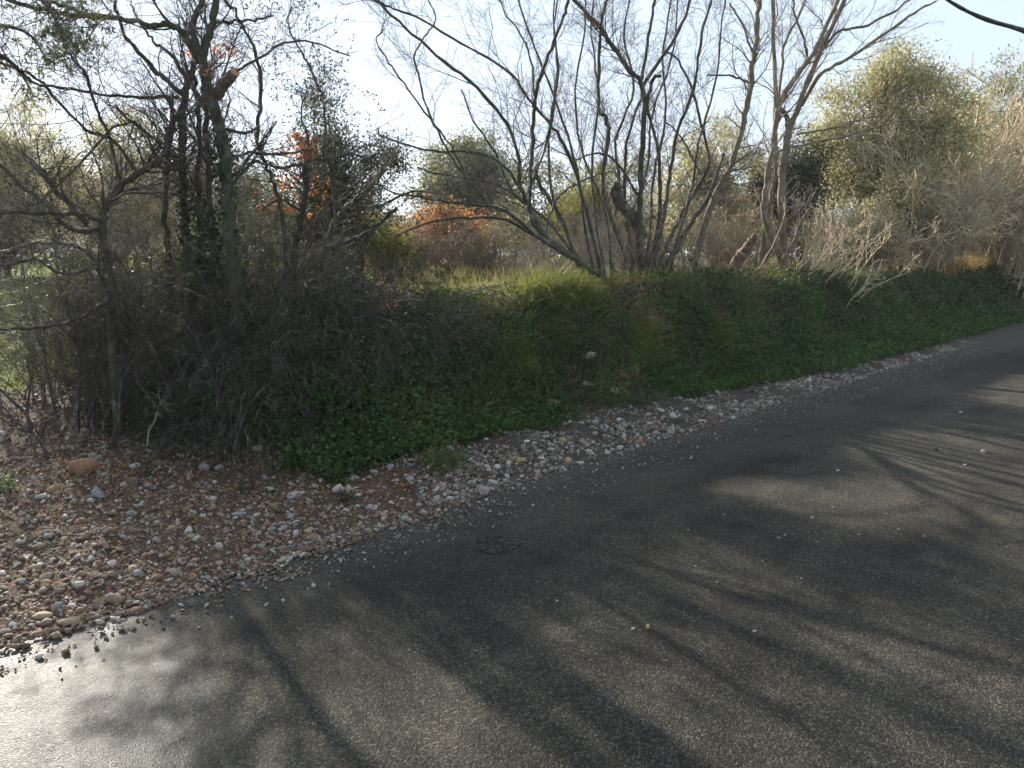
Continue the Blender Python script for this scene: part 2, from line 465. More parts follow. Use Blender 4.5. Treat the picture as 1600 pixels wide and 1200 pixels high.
# ------------------------------------------------------------------ the setting
def grid_axis(fine0, fine1, step, lo, hi, ratio=1.18):
    a = list(np.arange(fine0, fine1, step)); s = step
    x = a[-1]
    while x < hi: s *= ratio; x += s; a.append(x)
    s = step; x = a[0]; b = []
    while x > lo: s *= ratio; x -= s; b.append(x)
    return np.array(b[::-1] + a)
gu = grid_axis(-1.0, 13.0, .055, -500, 700)
gv = grid_axis(3.3, 7.5, .05, -400, 700)
U, V_ = np.meshgrid(gu, gv, indexing='ij')
Z = H(U, V_)
far = ss(60, 300, np.hypot(U, V_)); Z = Z * (1 - far) + 1.2 * far
bm_ = bank_mask(U, V_)
def zone(u, v):
    """soil and turf colours of the ground"""
    b = bank_mask(u, v); o = np.ones_like(u)[..., None]
    gravel = o * np.array([.125, .082, .054]); soil = o * np.array([.042, .030, .021])
    lawn = o * np.array([.10, .13, .03]); field = o * np.array([.13, .115, .045]); dust = o * np.array([.14, .122, .10])
    nz = fbm(u * .8, v * .8, 3)[..., None]
    c = gravel
    w = (ss(7.6, 9.0, v + .6 * (nz[..., 0] - .5)) * (1 - b))[..., None]; c = c * (1 - w) + lawn * w
    w = (ss(.35, .8, b) * ss(4.05, 4.4, v + .3 * (nz[..., 0] - .5)))[..., None]; c = c * (1 - w) + soil * w
    w = (ss(5.6, 6.6, v) * b)[..., None]; fl = field * (1 - nz) + lawn * nz; c = c * (1 - w) + fl * w
    w = (ss(2.6, 4.2, u) * (1 - ss(4.2, 4.5, v)))[..., None]; c = c * (1 - w) + (dust * .55 + soil * .35) * w
    w = ss(-2.2, -3.5, v)[..., None]; c = c * (1 - w) + field * w
    return c
mb = MB()
n0, n1 = U.shape; idx = np.arange(n0 * n1).reshape(n0, n1)
F = np.stack([idx[:-1, :-1], idx[1:, :-1], idx[1:, 1:], idx[:-1, 1:]], -1).reshape(-1, 4)
mb.add(np.stack([U, V_, Z], -1), F, zone(U, V_).reshape(-1, 3))
g = mb.obj("ground", M['earth'], None, True, 'structure')

ru = grid_axis(-2.0, 12.0, .06, -120, 160); nv = 40
edge = 3.54 + .16 * (fbm(ru * 1.3, ru * 0 + 1.7, 4) - .5) + .05 * (fbm(ru * 9, ru * 0 + 7.7, 2) - .5)
tv = np.linspace(0, 1, nv)
RU = np.repeat(ru[:, None], nv, 1); RV = -2.2 + (edge[:, None] + 2.2) * tv[None]
RZ = .004 + .02 * np.sin(np.pi * tv)[None] + .010 * (fbm(RU * .9, RV * .9, 3) - .5) - .010 * ss(.97, 1.0, tv)[None]
mb = MB(); idx = np.arange(RU.size).reshape(RU.shape)
F = np.stack([idx[:-1, :-1], idx[1:, :-1], idx[1:, 1:], idx[:-1, 1:]], -1).reshape(-1, 4)
mb.add(np.stack([RU, RV, RZ], -1), F)
mb.obj("road", M['road'], None, True, 'structure')
def road_z(u, v):
    t = (v + 2.2) / (3.54 + 2.2)
    return .004 + .02 * math.sin(math.pi * t) + .010 * (float(fbm(u * .9, v * .9, 3)) - .5)

# far wooded hill behind the left-hand trees
mb = MB()
hx = np.linspace(-340, 60, 90); hy = np.linspace(0, 120, 30)
HX, HY = np.meshgrid(hx, hy, indexing='ij')
c0 = np.array(uv(120, 190.0))
prof = np.interp(HX, [-340, -200, -60, -10, 25, 60], [30, 33, 30, 24, 9, -2])
hz = 1.0 + prof * np.sin(np.clip(HY / 120, 0, 1) * np.pi) ** .8 + 4.0 * (fbm(HX * .06, HY * .06, 4) - .5) + 2.2 * (fbm(HX * .3, HY * .3, 3) - .5)
rx, fx = HX * 1.0, HY
wu = c0[0] + (rx + fx) * S2; wv = c0[1] + (fx - rx) * S2
idx = np.arange(HX.size).reshape(HX.shape)
F = np.stack([idx[:-1, :-1], idx[1:, :-1], idx[1:, 1:], idx[:-1, 1:]], -1).reshape(-1, 4)
mb.add(np.stack([wu, wv, hz], -1), F)
m, nt, p, out = newmat("wooded_slope")
pos = geo_pos(nt)
nt.links.new(ramp(nt, tex_noise(nt, pos, .35, 6, .7), [(.3, (.035, .05, .03)), (.7, (.09, .105, .06))]).outputs[0], p.inputs["Base Color"])
p.inputs["Roughness"].default_value = 1.0
bump(nt, p, tex_noise(nt, pos, .5, 6, .7), 1.0, 2.0)
mb.obj("hill", m, None, True, 'structure')

# ------------------------------------------------------------------ stones
def stone_mesh(seed, sub=2, flat=.65, ang=.0):
    import bmesh
    rg = np.random.default_rng(seed)
    bm = bmesh.new(); bmesh.ops.create_icosphere(bm, subdivisions=sub, radius=1)
    v = np.array([x.co[:] for x in bm.verts]); f = np.array([[q.index for q in x.verts] for x in bm.faces]); bm.free()
    for _ in range(7):                                    # planar cuts give the broken faces
        n = unit(rg.normal(size=3)); h = rg.uniform(.42, .82)
        d = v @ n; v = v - np.maximum(0, d - h)[:, None] * n * (.75 + ang)
    v = v * (1 + .05 * rg.normal(size=(len(v), 1)))
    v = v * np.array([1, rg.uniform(.65, .9), flat * rg.uniform(.8, 1.15)])
    v /= np.abs(v).max()
    return v, f
STONES = [stone_mesh(100 + k, 2, .62, .2) for k in range(14)]
SMALL = [stone_mesh(200 + k, 1, .65, .2) for k in range(20)]
STONE_ME = []
for k, (v, f) in enumerate(STONES):
    me = MB().add(v, f).mesh("stone", M['stone'], k % 3 == 0); STONE_ME.append(me)

LIME, GREY, TAN, OCHRE, RED, BROWN, WHITE, LILAC = (.40, .37, .33), (.25, .24, .23), (.30, .22, .14), (.36, .24, .11), (.22, .09, .06), (.20, .13, .085), (.55, .52, .48), (.36, .33, .37)
def jitter(c, s=.12, rg=rng):
    k = 1 + s * rg.normal()
    return tuple(float(np.clip(x * k * (1 + .04 * rg.normal()), .02, .8)) for x in c)
def put_stone(name, label, cat, px, py, w, h, col, group=None, variant=None, rot=None, sink=.3, on=None, smooth=None):
    p = GB(px, py + .42 * h) if on is None else np.array(on)
    dist = (p[0] + p[1]) * S2
    a = w * .5 * dist / FPX; hz_ = h * .5 * dist / FPX
    k = int(rng.integers(len(STONE_ME))) if variant is None else variant
    o = link(name, STONE_ME[k])
    zmax = np.abs(STONES[k][0][:, 2]).max()
    hh = max(hz_ * 1.0, a * .35)
    o.scale = (a, a * rng.uniform(.75, 1.0), hh / zmax * .9)
    o.rotation_euler = (rng.normal() * .12, rng.normal() * .12, (-math.pi / 4 if rot is None else -math.pi / 4 + rot) + rng.normal() * .15)
    o.location = (p[0], p[1], p[2] + hh * (1 - sink) - hh * .35) if on is not None else (p[0] + .3 * a, p[1] + .3 * a, p[2] + hh * (.38 if name == 'rock' and px > 700 else .58))
    o.color = (*jitter(col, .06), 1)
    tag(o, label, cat, group)
    return o
SPECIAL = [
 ("rock", "large ochre and dark red rock half sunk at the foot of the bank", "rock", 122, 724, 56, 46, (.27, .15, .085)),
 ("stone", "white wedge shaped stone right of the large ochre rock", "stone", 208, 727, 24, 14, WHITE),
 ("stone", "upright blue grey stone below the large ochre rock", "stone", 152, 770, 26, 26, (.22, .23, .23)),
 ("stone", "tan lump on the slope below and left of the large ochre rock", "stone", 80, 763, 22, 19, OCHRE),
 ("stone", "pale pinkish stone below the white wedge shaped stone", "stone", 231, 757, 18, 12, (.36, .29, .26)),
 ("stone", "light double topped stone between the blue grey stone and the pinkish stone", "stone", 193, 757, 16, 11, LIME),
 ("stone", "left one of two rounded grey stones lying side by side below the dark green herbs", "stone", 317, 729, 20, 15, GREY),
 ("stone", "right one of two rounded grey stones lying side by side below the dark green herbs", "stone", 344, 730, 20, 15, (.28, .28, .26)),
 ("stone", "grey angular stone standing in the brown gravel below the pair of rounded grey stones", "stone", 299, 801, 17, 20, GREY),
 ("stone", "low pale stone leaning beside dark soil under the pair of rounded grey stones", "stone", 326, 777, 24, 13, LIME),
 ("stone", "thin flat slate coloured slab lying in the gravel under the weeds", "stone", 372, 803, 26, 9, GREY),
 ("stone", "long pale bar shaped stone just below a bright green weed", "stone", 460, 774, 34, 11, (.33, .33, .31)),
 ("stone", "round pale cobble with a split face at the upper edge of the gravel", "stone", 530, 763, 26, 22, LIME),
 ("stone", "long ragged grey stone behind the round pale cobble", "stone", 546, 747, 34, 14, (.28, .27, .25)),
 ("stone", "biggest rounded grey cobble in the pale gravel strip", "stone", 751, 762, 30, 25, (.29, .28, .25)),
 ("stone", "white cobble directly right of the biggest rounded grey cobble", "stone", 766, 751, 14, 12, LIME),
 ("stone", "smooth white pebble at the grass edge above the biggest grey cobble", "stone", 776, 729, 12, 11, WHITE),
 ("stone", "yellowish brick shaped block lying on the upper edge of the gravel", "stone", 805, 717, 36, 15, (.30, .22, .12)),
 ("rock", "pale yellow rock set high in the green bank", "rock", 920, 553, 30, 18, (.50, .42, .28)),
 ("rock", "pointed ochre rock sticking out of the bank", "rock", 992, 575, 19, 24, (.40, .28, .14)),
 ("rock", "rusty rock against the left side of the pointed ochre rock", "rock", 974, 583, 20, 18, (.24, .12, .075)),
 ("rock", "brown slab of rock embedded low in the bank among clover", "rock", 862, 628, 38, 15, (.30, .20, .11)),
 ("rock", "small white rock below the brown slab in the bank", "rock", 830, 652, 14, 14, WHITE),
 ("rock", "dull pinkish rock in the bare earth hollow of the bank", "rock", 916, 598, 26, 15, (.22, .16, .13)),
 ("rock", "pale broken rock in the earth under the pointed ochre rock", "rock", 960, 608, 18, 15, (.36, .31, .24)),
 ("stone", "smooth two toned grey pebble in brown gravel near the wet asphalt", "stone", 119, 912, 27, 18, (.33, .33, .30)),
 ("stone", "rounded brown stone touching the back of the two toned grey pebble", "stone", 126, 897, 17, 14, BROWN),
 ("stone", "long flat tan stone overhanging the wet asphalt", "stone", 110, 972, 46, 20, (.26, .20, .14)),
 ("stone", "flat yellowish stone left of the long flat tan stone", "stone", 62, 963, 34, 14, TAN),
 ("stone", "white chip at the gravel edge left of the flat yellowish stone", "stone", 18, 975, 17, 16, WHITE),
 ("stone", "egg shaped pale stone between the long flat tan stone and the brown cobble", "stone", 155, 961, 15, 19, LIME),
 ("stone", "brown cobble with a pointed end on the edge of the asphalt", "stone", 175, 936, 36, 25, (.21, .16, .12)),
 ("stone", "dark reddish cobble resting on the asphalt", "stone", 209, 957, 34, 21, (.13, .075, .06)),
 ("stone", "flat muddy slab in front of the dark reddish cobble", "stone", 184, 974, 40, 12, (.17, .125, .09)),
 ("stone", "grey rounded stone half hidden by the white chip at the gravel edge", "stone", 6, 987, 20, 14, GREY),
 ("stone", "reddish brown stone alone on the wet asphalt", "stone", 8, 1036, 26, 17, (.16, .085, .06)),
 ("stone", "small tan stone on the wet asphalt above the reddish brown one", "stone", 16, 1020, 20, 12, TAN),
 ("stone", "tan half buried stone where the brown gravel meets dry asphalt", "stone", 272, 893, 28, 18, (.28, .22, .16)),
 ("stone", "small bright orange pebble right of the tan half buried stone", "stone", 300, 899, 15, 12, (.42, .22, .08)),
 ("stone", "yellow orange angular stone in the brown gravel", "stone", 69, 909, 20, 15, (.40, .26, .09)),
 ("stone", "white triangular chip behind the long flat tan stone", "stone", 110, 947, 17, 12, WHITE),
 ("stone", "light grey pebble on the asphalt beyond the dark reddish cobble", "stone", 237, 948, 16, 11, GREY),
 ("stone", "left one of a pair of grey pebbles at the dry asphalt edge", "stone", 350, 904, 15, 9, (.34, .34, .33)),
 ("stone", "right one of a pair of grey pebbles at the dry asphalt edge", "stone", 364, 898, 15, 10, (.27, .27, .27)),
 ("stone", "upright white stone in brown gravel above the dry asphalt edge", "stone", 341, 852, 14, 17, LIME),
 ("stone", "upright bluish white stone left of an orange stone", "stone", 463, 831, 12, 17, (.40, .40, .38)),
 ("stone", "rounded orange stone in the gravel beside an upright white one", "stone", 479, 829, 16, 14, (.40, .24, .13)),
 ("stone", "dull red brown cobble low in the gravel near the asphalt", "stone", 478, 857, 30, 15, (.16, .09, .07)),
 ("stone", "white pebble in front of the dull red brown cobble", "stone", 461, 866, 14, 10, WHITE),
 ("stone", "small terracotta coloured stone in the pale gravel strip", "stone", 1000, 690, 12, 11, (.36, .15, .07)),
 ("stone", "thin lilac grey slab in the pale gravel strip", "stone", 1096, 657, 18, 8, LILAC),
 ("stone", "squarish pale stone at the clover edge near the lilac slab", "stone", 1053, 649, 15, 13, LIME),
 ("stone", "cream cobble at the edge of the clover right of the lilac slab", "stone", 1109, 637, 11, 10, WHITE),
 ("stone", "tan rounded cobble among pale gravel right of the brick shaped block", "stone", 887, 719, 15, 14, (.32, .24, .17)),
]
for name, label, cat, px, py, w, h, col in SPECIAL:
    put_stone(name, label, cat, px, py, w, h, col)

ROADBITS = [
 ("pebble", "tan flake shaped pebble alone in the middle of the dark road", 1011, 1024, 9, 12, (.40, .30, .18)),
 ("pebble", "small white pebble left of the tan flake on the road", 988, 1026, 7, 5, WHITE),
 ("pebble", "bluish white pebble right of the tan flake on the road", 1176, 1031, 8, 6, LILAC),
 ("pebble", "white pebble beside the sunlit patch on the road", 1308, 747, 6, 5, WHITE),
 ("pebble", "grey clod on the road near the streaks of sunlight", 1461, 712, 8, 7, (.07, .06, .05)),
 ("pebble", "pale pebble under the dark clod near the streaks of sunlight", 1535, 716, 8, 8, LIME),
]
for name, label, px, py, w, h, col in ROADBITS:
    p = np.array(P(px, py, EYE * FPX / (py - 400.0))); p[2] = road_z(p[0], p[1])
    put_stone(name, label, "pebble", px, py, w, h, col, None, None, None, .2, p)
road_pts = [(1215, 863), (1385, 807), (1507, 738), (1300, 810), (1225, 858), (1448, 805), (1130, 822), (1340, 858), (1480, 690), (1085, 914), (1383, 822), (1402, 850), (1276, 870), (1190, 905), (640, 1063), (1118, 943), (1074, 850), (1322, 787), (1500, 650), (1268, 828), (1442, 862), (1040, 1085), (870, 975), (1250, 935)]
for px, py in road_pts:
    p = np.array(P(px, py, EYE * FPX / (py - 400.0))); p[2] = road_z(p[0], p[1])
    put_stone("pebble", "tiny loose pebble scattered on the open dark road", "pebble", px, py, rng.uniform(3.5, 6.5), rng.uniform(3, 5), LIME if rng.random() < .7 else GREY, "loose pebbles on the road", None, None, .2, p)

ANCHORS = [("large ochre and red rock", 122, 724), ("white wedge shaped stone", 208, 727), ("upright blue grey stone", 152, 770), ("pair of rounded grey stones", 331, 730),
           ("thin slate coloured slab", 372, 803), ("long pale bar shaped stone", 460, 774), ("long ragged grey stone", 546, 747), ("biggest rounded grey cobble", 751, 762),
           ("yellowish brick shaped block", 805, 717), ("two toned grey pebble", 119, 912), ("long flat tan stone", 110, 972), ("dark reddish cobble", 209, 957),
           ("tan half buried stone", 272, 893), ("yellow orange angular stone", 69, 909), ("dull red brown cobble", 478, 857), ("rounded orange stone", 479, 829),
           ("small terracotta coloured stone", 1000, 690), ("thin lilac grey slab", 1096, 657), ("tan rounded cobble", 887, 719), ("white chip at the gravel edge", 18, 975)]
def beside(px, py, w, col, kind):
    i = min(range(len(ANCHORS)), key=lambda k: (ANCHORS[k][1] - px) ** 2 + 2 * (ANCHORS[k][2] - py) ** 2)
    n_, ax, ay = ANCHORS[i]; dx, dy = px - ax, py - ay; dist = math.hypot(dx, dy)
    far_ = "close " if dist < 28 else "a little way " if dist < 75 else "well " if dist < 160 else "far "
    rel = ("right of" if dx > 0 else "left of") if abs(dx) > 1.2 * abs(dy) else ("in front of" if dy > 0 else "behind")
    lum = sum(col) / 3; warm = col[0] / max(col[2], .01)
    hue = "white" if lum > .45 else ("tan" if lum > .2 else "brown") if warm > 1.6 else ("pale" if lum > .3 else "grey")
    sz = "large" if w > 16 else "small" if w < 11 else "middling"
    lab = f"{sz} {hue} {kind} {far_}{rel} the {n_}".replace("stone in brown gravel", "stone")
    while len(lab.split()) > 16: lab = lab.replace("a little way ", "near ", 1)
    return lab

# gravel: the largest repeats as things, the rest one mass
taken = [(s[3], s[4], max(s[5], 12)) for s in SPECIAL]
cnt_a = cnt_b = 0
tries = 0
while cnt_a + cnt_b < 215 and tries < 4000:
    tries += 1
    if cnt_a < 110:                                         # pale strip under the bank
        u = 2.4 + 11 * rng.random() ** 1.6; v = 3.50 + (.75 - .45 * float(ss(5, 12, u))) * rng.random(); pale = True
    else:                                                   # brown entrance
        u = -.6 + 3.2 * rng.random(); v = 3.62 + 3.0 * rng.random() ** 1.5; pale = False
        if bank_mask(np.array(u), np.array(v)) > .35: continue
    z = float(H(u, v)); px, py, d = proj([u, v, z])
    if not (-20 < px < 1620): continue
    if any(abs(px - a) < .6 * w + 8 and abs(py - b) < .5 * w + 6 for a, b, w in taken): continue
    w = (9 + 8 * rng.random() ** 2) if pale else (9 + 12 * rng.random() ** 2)
    w = w * min(1.0, 6.5 / d)
    taken.append((px, py, w))
    if pale:
        col = [LIME, (.30, .27, .23), (.44, .41, .37), GREY, (.28, .24, .19), TAN][rng.integers(6)]
        put_stone("stone", beside(px, py, w, col, "gravel stone"), "stone", px, py, w, w * rng.uniform(.55, .85), col, "pale stones along the road edge", on=(u, v, z)); cnt_a += 1
    else:
        col = [TAN, BROWN, BROWN, (.25, .19, .14), LIME, GREY, (.20, .12, .09)][rng.integers(7)]
        put_stone("stone", beside(px, py, w, col, "stone in brown gravel"), "stone", px, py, w, w * rng.uniform(.5, .8), col, "brown stones of the gravel entrance", on=(u, v, z)); cnt_b += 1

def scatter_gravel(n, fu, fv, size, palette, smin=.4, smax=1.6, keep=None):
    mbl = MB()
    u = fu(n); v = fv(n, u)
    ok = np.ones(n, bool) if keep is None else keep(u, v)
    u, v = u[ok], v[ok]; z = H(u, v); n = len(u)
    d = np.maximum((u + v) * S2, 1)
    sz = size * rng.lognormal(0, .45, n); sz = np.clip(sz, size * smin, size * smax * 2)
    which = rng.integers(len(SMALL), size=n)
    pal = np.array(palette); col = pal[rng.integers(len(pal), size=n)] * (1 + .18 * rng.normal(size=(n, 1)))
    zr = np.maximum(z, np.where(v < 3.5, .012, -9))
    for k in range(len(SMALL)):
        w = np.nonzero(which == k)[0]
        if not len(w): continue
        sv, sf = SMALL[k]
        th = rng.random(len(w)) * 2 * np.pi; c, s = np.cos(th), np.sin(th)
        tl = .35 * rng.normal(size=len(w))
        X = sv[None, :, 0] * np.ones((len(w), 1)); Y = sv[None, :, 1] * np.ones((len(w), 1)); Zz = sv[None, :, 2] + tl[:, None] * X
        x = (c[:, None] * X - s[:, None] * Y) * sz[w, None] + u[w, None]
        y = (s[:, None] * X + c[:, None] * Y) * sz[w, None] + v[w, None]
        zz = Zz * sz[w, None] + (zr[w] + sz[w] * .22)[:, None]
        vv = np.stack([x, y, zz], -1)
        ff = (sf[None] + (np.arange(len(w)) * len(sv))[:, None, None]).reshape(-1, 3)
        mbl.add(vv.reshape(-1, 3), ff, np.repeat(np.clip(col[w], .02, .75), len(sv), 0))
    return mbl
pale_pal = [(.24, .22, .19), (.19, .17, .14), (.32, .30, .26), (.14, .11, .085), (.22, .19, .16), (.17, .16, .15), (.18, .13, .09), (.10, .075, .055), (.34, .31, .28)]
brown_pal = [TAN, BROWN, BROWN, (.17, .11, .07), (.24, .17, .11), (.28, .22, .17), (.14, .085, .06), LIME, (.26, .25, .23)]
g1 = scatter_gravel(13000, lambda n: 1.6 + 14 * rng.random(n) ** 1.7, lambda n, u: 3.50 + (.74 - .42 * ss(5, 12, u)) * np.clip(rng.beta(1.4, 1.6, n), 0, 1), .0115, pale_pal,
                    keep=lambda u, v: (fbm(u * 2.5, v * 2.5, 3) > .41) & (rng.random(len(u)) < ss(1.6, 3.4, u)))
g1b = scatter_gravel(9000, lambda n: .2 + 16 * rng.random(n) ** 1.5, lambda n, u: 3.60 - .6 * rng.random(n) ** 2.6, .0055, pale_pal, .4, 1.2, keep=lambda u, v: rng.random(len(u)) < ss(.2, 2.6, u))
o = g1.obj("gravel", M['gravel'], None, False, 'stuff'); tag(o, "loose pale limestone gravel in a strip between asphalt and bank", "gravel", kind='stuff')
o = g1b.obj("grit", M['gravel'], None, False, 'stuff'); tag(o, "fine pale grit swept along the edge of the asphalt", "grit", kind='stuff')
g2 = scatter_gravel(13500, lambda n: -1.6 + 5.4 * rng.random(n), lambda n, u: 3.40 + 5.3 * rng.random(n) ** 1.3, .0115, brown_pal,
                    keep=lambda u, v: ((bank_mask(u, v) < .62) | (v < 4.25)) & (rng.random(len(u)) < 1 - .85 * ss(1.9, 3.4, u)))
g2b = scatter_gravel(21000, lambda n: -.9 + 4.4 * rng.random(n), lambda n, u: 3.22 + 3.05 * rng.random(n) ** 1.05, .0065, brown_pal,
                     keep=lambda u, v: ((bank_mask(u, v) < .55) | (v < 4.25)) & (rng.random(len(u)) < 1 - .9 * ss(1.7, 3.2, u)) & (rng.random(len(u)) < np.where(v < 3.5, .35 + .6 * (fbm(u * 3, v * 3, 2) > .5), 1)))
o = g2.obj("gravel", M['gravel'], None, False, 'stuff'); tag(o, "reddish brown stony rubble spread over the field entrance", "gravel", kind='stuff')
o = g2b.obj("grit", M['gravel'], None, False, 'stuff'); tag(o, "fine brown grit between the stones of the field entrance", "grit", kind='stuff')

# ------------------------------------------------------------------ trees traced limb by limb
def limb(pts, d0, d1, r, jit=.006, n=None, rg=rng):
    """pts: (px, py) of the limb; d0 -> d1 forward distance; r: radii in photo pixels at the ends or list"""
    k = len(pts)
    ds = np.linspace(d0, d1, k)
    w = np.array([P(x, y, d) for (x, y), d in zip(pts, ds)])
    rr = np.interp(np.linspace(0, 1, k), np.linspace(0, 1, len(r)), r) * ds / FPX * (.64 if max(r) > 9 and d0 < 8 else .68)
    n = n or max(10, int(k * 4.5))
    q = spline(w, n)
    q[1:] += jit * rg.normal(size=(n - 1, 3)) * np.interp(np.linspace(0, 1, n), [0, .2, 1], [.3, 1, 1])[1:, None]
    R = np.interp(np.linspace(0, 1, n), np.linspace(0, 1, k), rr) * (1 + (.06 if k > 5 else .02) * rg.normal(size=n))
    return q, R

def resamp(q, R, n=12):
    t = np.linspace(0, 1, n); s = np.linspace(0, 1, len(q))
    return np.stack([np.interp(t, s, q[:, k]) for k in range(3)], 1), np.interp(t, s, R)

class Tree:
    def __init__(s, name, label, cat, base, group=None):
        s.root = thing(name, label, cat, base, group); s.par, s.parR = [], []
        s.levels = []
    def limb(s, name, pts, d0, d1, r, mat, label=None, sides=7, sprouts=True, jit=.006, root=False):
        q, R = limb(pts, d0, d1, r, jit)
        if root:                                            # reach into the ground
            dr = unit(unit(q[0] - q[2]) + np.array([0, 0, -1.2])); ft = q[0] + dr * .05
            for _ in range(60):
                if ft[2] < float(H(ft[0], ft[1])) - .06: break
                ft = ft + dr * .04
            q = np.vstack([ft, q]); R = np.r_[R[0] * 1.2, R]
        v, f = tubes(q[None], R[None], sides)
        c_ = np.repeat(q, sides, 0); v = c_ + (v - c_) * (1 + .09 * rng.normal(size=(len(v), 1)))
        mb = MB().add(v, f)
        k = len(q) - 1                                      # cap the far end
        i = np.arange(sides) + k * sides
        mb.add([q[-1] + (q[-1] - q[-2]) * .05], np.zeros((0, 3), int)); c = mb.n - 1
        mb.f[3].append(np.stack([i, np.roll(i, -1), np.full(sides, c)], 1))
        o = mb.obj(name, M[mat], s.root, True)
        if label: o["label"] = label
        if sprouts:
            a, b = resamp(q, R); s.par.append(a); s.parR.append(b)
        return o
    def twigs(s, mat, plan, name="twigs"):
        """plan: list of (count, length, angles, up, rmin, K) per level; each level sprouts from the one before and the limbs"""
        par, parR = np.array(s.par), np.array(s.parR)
        mb = MB(); s.levels = []
        for li, (n, ln, ang, up, rmin, K) in enumerate(plan):
            o, R = sprout(par, parR, n, ln, ang, .22 if li == 0 else .15, K, .20, up, .30 if li == 0 else .5, rmin)
            v, f = tubes(o, R, 3 if li else 4); mb.add(v, f)
            s.levels.append((o, R))
            par = np.stack([resamp(a, b, 6)[0] for a, b in zip(o, R)]) if K != 6 else o
            parR = np.stack([resamp(a, b, 6)[1] for a, b in zip(o, R)]) if K != 6 else R
        mb.obj(name, M[mat], s.root, False, 'stuff')
    def leaves(s, mat, n, size, asp=.45, level=-1, name="leaves", where=None, drop=.2):
        o, R = s.levels[level]
        i = rng.integers(len(o), size=n); k = rng.integers(1, o.shape[1], size=n)
        p = o[i, k] + .004 * rng.normal(size=(n, 3))
        if where is not None:
            px, py, _ = proj(p); ok = where(px, py); p, i, k = p[ok], i[ok], k[ok]
        n = len(p)
        if not n: return
        d = unit(unit(o[i, k] - o[i, k - 1]) * .5 + rng.normal(size=(n, 3)) * .7 - np.array([0, 0, drop]))
        sz = size * rng.uniform(.6, 1.3, n)
        v, f = leaf_quads(p, d, rng.normal(size=(n, 3)) + np.array([0, 0, .8]), sz, sz * asp)
        MB().add(v, f).obj(name, M[mat], s.root, False, 'stuff')

def blobs(cs, n):
    """px-space ellipses used to place leaf clusters: returns a test"""
    def w(px, py):
        ok = np.zeros(len(px), bool)
        for cx, cy, rx, ry in cs: ok |= ((px - cx) / rx) ** 2 + ((py - cy) / ry) ** 2 < 1
        return ok
    return w

# tree 1: the ivy-clad clump of trunks on the left
t = Tree("tree", "tall mossy tree of clustered trunks with a sawn orange stub, left of the sky gap", "tree", P(335, 480, 6.1))
t.limb("trunk", [(374, 490), (364, 410), (357, 320), (353, 260), (345, 205), (332, 160), (322, 125), (318, 90), (328, 50), (338, 0), (346, -70), (352, -150)], 6.0, 6.1, [19, 16.5, 15, 14, 13, 12, 11, 10, 8.5, 7, 5, 3], 'bark_ivy', None, 10, True, .008, True)
t.limb("trunk", [(302, 480), (293, 400), (288, 330), (285, 250), (285, 190), (290, 140), (300, 105), (315, 85)], 6.3, 6.15, [11, 9.5, 9, 8, 8, 7.5, 7, 6], 'bark_ivy', None, 9, True, .008, True)
t.limb("trunk", [(322, 480), (313, 380), (310, 280), (312, 205), (306, 150), (300, 110)], 6.5, 6.2, [8, 6.5, 6, 5.5, 5, 5], 'bark_ivy', None, 8, True, .008, True)
t.limb("trunk", [(338, 470), (331, 380), (327, 250), (320, 175), (318, 120)], 6.25, 6.1, [7, 6, 6, 5.5, 5], 'bark_dark', None, 8, True, .008, True)
t.limb("trunk", [(265, 480), (262, 400), (258, 330), (262, 250), (270, 200), (284, 165)], 6.6, 6.3, [8, 7, 6, 6, 5, 5], 'bark_dark', None, 8, True, .008, True)
stub = t.limb("sawn_stub", [(336, 150), (348, 134), (366, 113)], 6.08, 5.95, [14, 12, 11], 'cut_wood', "short sawn branch stub with an orange cut face", 9, False, .003)
a_, b_ = P(358, 122, 5.99), P(366.5, 112, 5.948); ax_ = unit((b_ - a_)[None])[0]; e1_ = unit(np.cross(ax_, [0, 0, 1.])[None])[0]; e2_ = np.cross(ax_, e1_)
an_ = np.linspace(0, 2 * np.pi, 12, endpoint=False); rr_ = .041 * (1 + .06 * rng.normal(size=12))
mbf = MB().add(np.vstack([b_ + ax_ * .012, b_ + ax_ * .006 + e1_ * (np.cos(an_) * rr_)[:, None] + e2_ * (np.sin(an_) * rr_)[:, None]]), np.stack([np.zeros(12, int), np.arange(12) + 1, (np.arange(12) + 1) % 12 + 1], 1))
mbf.obj("cut_face", plain("raw_wood", (.40, .20, .10), .8), stub)
t.limb("branch", [(312, 95), (300, 76), (284, 50), (265, 40), (230, 38), (180, 28), (130, 25), (80, 18), (38, 8), (-10, -10)], 6.1, 5.3, [10, 9, 8, 7, 6, 6, 5.5, 5, 5, 4], 'bark_dark')
t.limb("branch", [(132, 25), (110, 12), (70, 2), (40, -12)], 5.5, 5.3, [4.5, 4, 3.5, 3], 'bark_dark')
t.limb("branch", [(318, 95), (305, 65), (300, 40), (311, 14), (320, -20), (322, -90)], 6.1, 6.3, [8, 8, 7, 6.5, 6, 4], 'bark_dark')
t.limb("branch", [(288, 150), (255, 122), (226, 92), (196, 55), (182, 15), (172, -30)], 6.2, 5.9, [6, 5.5, 5, 4, 3, 2.5], 'bark_dark')
t.limb("branch", [(286, 115), (268, 86), (243, 68), (222, 40), (205, 5)], 6.2, 6.4, [4.5, 4, 3, 2.5, 2], 'bark_dark')
t.limb("branch", [(280, 152), (230, 152), (170, 148), (100, 138), (55, 130), (30, 110), (-5, 82)], 6.2, 5.4, [4, 3.5, 3, 3, 2.8, 3.5, 4.5], 'bark_dark')
t.limb("branch", [(347, 200), (365, 206), (388, 206), (402, 200)], 6.05, 6.2, [5, 3.5, 3, 2.5], 'bark_dark')
